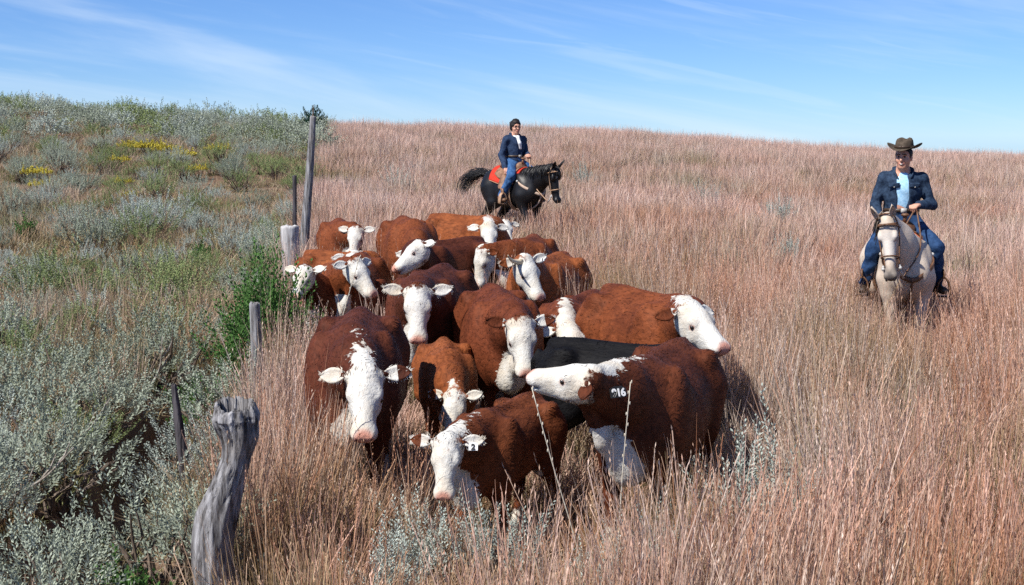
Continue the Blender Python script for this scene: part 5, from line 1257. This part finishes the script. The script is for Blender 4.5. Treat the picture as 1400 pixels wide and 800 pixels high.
def field(name, label, n, y0, y1, pw, kinds, sources, hscale):
    x, y = wedge(n, y0, y1, pw)
    fx = fence_x(y); left = x < fx - .1
    gl = np.array([in_gully(a, b) for a, b in zip(x, y)])
    keep = np.where(left, grg.random(len(x)) < .33, True) & ~(gl & (grg.random(len(x)) < .9)) & foot_mask(x, y, .85)
    x, y, left = x[keep], y[keep], left[keep]; n = len(x)
    idx = np.array(kinds)[grg.integers(0, len(kinds), n)]
    n1 = vnoise(x, y, .22, 1.0); n2 = vnoise(x, y, .55, 7.0); n3 = vnoise(x, y, .13, 13.0); n4 = vnoise(x, y, .9, 20.0)
    tint = np.clip(.30 + 1.2 * n1 + .022 * (y - 8) + grg.normal(0, .30, n), 0, 1)
    green = np.clip(.22 + 1.1 * n2 + grg.normal(0, .26, n) - .006 * (y - 8), 0, .95); green = np.where(left, np.clip(green + .50, 0, 1), green)
    pale = np.clip(-.02 + .85 * n4 + grg.normal(0, .26, n), 0, .9); pale = np.where(left, pale * .5, pale)
    h = hscale * (1 + .55 * n3 + grg.normal(0, .18, n)); h = h * np.where(left, .55, 1.0) * (1 + .40 * n4)
    cnt = np.zeros(n)
    for (ax, ay, bx, by, r) in FOOT:
        abx, aby = bx - ax, by - ay; t = np.clip(((x - ax) * abx + (y - ay) * aby) / (abx * abx + aby * aby), 0, 1)
        cnt += (np.hypot(x - ax - t * abx, y - ay - t * aby) - r) < .75
    h *= np.where(cnt >= 2, .45, 1.0)
    keep2 = ~((x > -1.80) & (x < -1.02) & (y < 7.05) & (y > 4.6) & (grg.random(n) < .93))
    h = np.where(keep2, h, .3)
    # trodden, short grass before the foremost calf and along the bottom
    tr = np.exp(-(((x + .02) / .42) ** 2 + ((y - 7.2) / .75) ** 2)); h *= 1 - .58 * tr
    for (sx, sy) in CLEAR: h *= 1 - .62 * np.exp(-(((x - sx) / .34) ** 2 + ((y - sy + .35) / .55) ** 2))
    h = np.clip(h, .25, 1.5)
    wd = np.clip(1 + grg.normal(0, .15, n), .7, 1.4)
    rot = np.stack([grg.normal(0, .10, n), grg.normal(.10, .10, n), grg.uniform(0, 6.28, n)], 1)
    P = np.stack([x, y, ground_z(x, y)], 1); scl = np.stack([wd, wd, h], 1)
    scatter(name, label, 'grass', P, rot, scl, idx, sources, {'tint': tint, 'green': green, 'pale': pale})
field('grass', 'tall reddish bunch grass around the herd', 10000, 4.2, 17, .9, [0, 1, 2, 3, 0, 1, 2, 3, 4, 5, 6, 7, 8, 10, 11], KIND, 1.05)
field('meadow_grass', 'pinkish prairie grass covering the hillside', 15000, 16, 34, .9, [0, 1, 2, 3, 4, 10], FARK + FARK, .95)
field('hilltop_grass', 'soft pink grass reaching up to the skyline', 24000, 33, 96, .85, [0, 1, 2, 3, 4, 5], FARK, 1.0)

# far sagebrush: one mass
if far_s:
    A = np.array(far_s); n = len(A); P = np.stack([A[:, 0], A[:, 1], ground_z(A[:, 0], A[:, 1])], 1)
    rot = np.stack([np.zeros(n), np.zeros(n), grg.uniform(0, 6.28, n)], 1); sc = np.clip(1.65 + grg.normal(0, .45, n), .8, 2.7)
    srcs = [slot_copy(m, MAT[k]) for k in ('sage', 'sage_blue', 'sage_green') for m in SAGE_FAR]
    wi = grg.random(n); idx = np.where(wi < .42, grg.integers(0, 5, n), np.where(wi < .68, 5 + grg.integers(0, 5, n), 10 + grg.integers(0, 5, n)))
    scatter('sagebrush_cover', 'grey-green sagebrush covering the far slope up to the skyline', 'sagebrush', P, rot, np.stack([sc, sc, sc * .95], 1), idx, srcs, {})

# ------------------------------------------------------------------ single plants
def put_px(name, u, v, y, sc, fol, stem, label, cat, group=None, sz=1.0):
    p = at_depth(u, v, y); return put_shrub(name, p.x, y, sc, fol, stem, label, cat, group, sz=sz)
jr = np.random.default_rng(9)
def leafy(name, nsprig, R, Hh, sl, nleaf, lw, ll, mat, up=1.2, shell=.35, zlo=.1, nst=30):
    me, tips = shrub_mesh(name + '_foliage', jr, nsprig, R, Hh, sl, nleaf, lw, ll, up, shell, zlo); me.materials.append(mat); return me, stems_mesh(name + '_stem', tips, jr, nst)
gm, gs = leafy('green_shrub', 560, .44, 1.25, .26, 20, .020, .045, MAT['green'], 1.5, .2, .12)
put_shrub('green_shrub', -2.36, 13.1, 1.0, gm, gs, 'dense bright green shrub between the fence posts', 'shrub', sz=1.2)
gm2, gs2 = leafy('green_shrub', 200, .30, .75, .20, 18, .020, .042, MAT['green'], 1.5, .2)
put_shrub('green_shrub', -2.62, 12.2, 1.0, gm2, gs2, 'lower green shrub at the foot of the dense green shrub', 'shrub')
tm, ts = leafy('juniper_tree', 420, .55, 1.75, .22, 16, .035, .07, MAT['juniper'], .6, .2, .25)
p = at_depth(428, 160, 60); jt = put_shrub('juniper_tree', p.x, 60, 1.0, None, None, 'small dark juniper tree on the skyline behind the tall post', 'tree') if False else None
r_ = empty('juniper_tree', (p.x, 60.0, gz(p.x, 60.0)), 0.3); tag(r_, 'small dark juniper tree on the skyline behind the tall post', 'tree')
link(bpy.data.objects.new('crown', tm), r_); mbt = MB(); mbt.tube([(0, 0, -.05), (.02, 0, .5), (0, .02, 1.0), (.02, 0, 1.5)], [.08, .065, .045, .012], 8); mbt.build('trunk', MAT['bark'], r_)
for i, (u, v, y, sc, lab) in enumerate(SPR): put_px('sage_spray', u, v, y, sc, TALL_V[i % 4], TALL[i % 4][1], lab, 'sagebrush', 'sage sprays in the grass')
# yellow rabbitbrush on the far slope
ym, ys = leafy('rabbitbrush', 90, .36, .5, .10, 10, .03, .04, MAT['yellow'], .8, .5, .5, 12)
for (u, v, y, sc) in [(205, 180, 46, 1.5), (180, 178, 47, 1.3), (228, 183, 45, 1.4), (160, 186, 42, 1.0), (300, 180, 46, 1.2), (45, 205, 36, 1.1), (118, 240, 28, .6), (178, 222, 32, .7), (55, 214, 34, .9), (250, 186, 43, 1.2), (270, 192, 40, .9), (165, 205, 36, .8)]:
    p = at_depth(u, v, y); put_shrub('rabbitbrush', p.x, y, sc, ym, ys, 'yellow flowering rabbitbrush among the sagebrush on the slope', 'rabbitbrush', 'yellow rabbitbrush on the slope', sz=1.2)
# green weeds low on the left
wm, ws = leafy('green_weed', 60, .22, .40, .14, 14, .018, .045, MAT['green'], 1.3, .2, .1, 10)
for (u, v, y, sc, lab) in [(190, 790, 7.0, .9, 'green leafy weed at the bottom edge left of the gnarled post'), (130, 735, 7.6, .7, 'small green weed among the sagebrush at lower left'), (60, 450, 12.5, 1.1, 'green weed among the sagebrush on the left slope'), (280, 350, 15.5, 1.2, 'green weed left of the green shrub'),
                       (1390, 395, 16.5, .9, 'green weed at the right edge behind the pale horse'), (30, 320, 19, 1.4, 'green weed patch far up the left slope')]:
    p = at_height(u, v, .25); put_shrub('green_weed', p.x, p.y, sc, wm, ws, lab, 'weed', 'green weeds')
# tall pale stalks before the cattle
def stalk(u0, v0, u1, v1, y, r, lab):
    a = at_depth(u0, v0, y); b = at_depth(u1, v1, y - .05); g = gz(a.x, y)
    d = (a - b); k = (a.z - g) / max(.05, -d.z); base = a + d * k
    o = empty('grass_stalk', (base.x, base.y, g)); tag(o, lab, 'stalk', 'tall dry stalks')
    P = curve([Vector((0, 0, -.02)), (a - base) * .5 + (b - base) * .0 + Vector((.01, 0, 0)), (a - base) * .4 + (b - base) * .4, b - base], 14)
    mb = MB(); mb.tube(P, [r * (1 - .5 * i / 13) for i in range(14)], 6); mb.build('stem', MAT['dry_stalk'], o)
    mb = MB()
    for i in range(9):
        q = P[9 + i // 2].lerp(P[min(13, 10 + i // 2)], .5 * (i % 2)); mb.ball(q + Vector((.006 * (-1) ** i, 0, 0)), (.0032, .0032, .010), 6, 4)
    mb.build('seed_head', MAT['dry_stalk'], o)
stalk(757, 640, 727, 530, 7.2, .0042, 'tall pale dry stalk rising in front of the foremost calf')
stalk(850, 660, 862, 522, 6.9, .0042, 'tall pale dry stalk in front of the tagged cow')
stalk(472, 420, 492, 350, 11.6, .005, 'thin stalk crossing the white face beside the green shrub')
# dead branches on the left
for (u, v, y, lab, pts_) in [(95, 610, 8.4, 'dead sage branch lying in the dark hollow at left', [(-.3, 0, .05), (-.1, .05, .22), (.12, 0, .30), (.3, .05, .55)]), (210, 560, 9.2, 'bent dead twig rising by the stump-shaped shadow', [(-.15, 0, .02), (-.05, 0, .25), (.06, .02, .45), (.1, 0, .75)]), (40, 700, 7.4, 'pale dead branch at the lower left edge', [(-.35, 0, .1), (-.1, 0, .3), (.1, .03, .42), (.3, 0, .62)])]:
    p = at_height(u, v, .2); o = empty('dead_branch', (p.x, p.y, gz(p.x, p.y))); tag(o, lab, 'branch', 'dead branches')
    mb = MB(); mb.tube(curve(pts_, 14), [.015 * (1 - .75 * i / 13) for i in range(14)], 7); mb.build('limb', MAT['dead_wood'], o)
    mb = MB(); c = curve(pts_, 14)
    for j in (5, 8, 10): mb.tube([c[j], c[j] + Vector((.06, .03, .08)), c[j] + Vector((.10, .02, .17))], [.010, .007, .002], 5)
    mb.build('twig', MAT['dead_wood'], o)
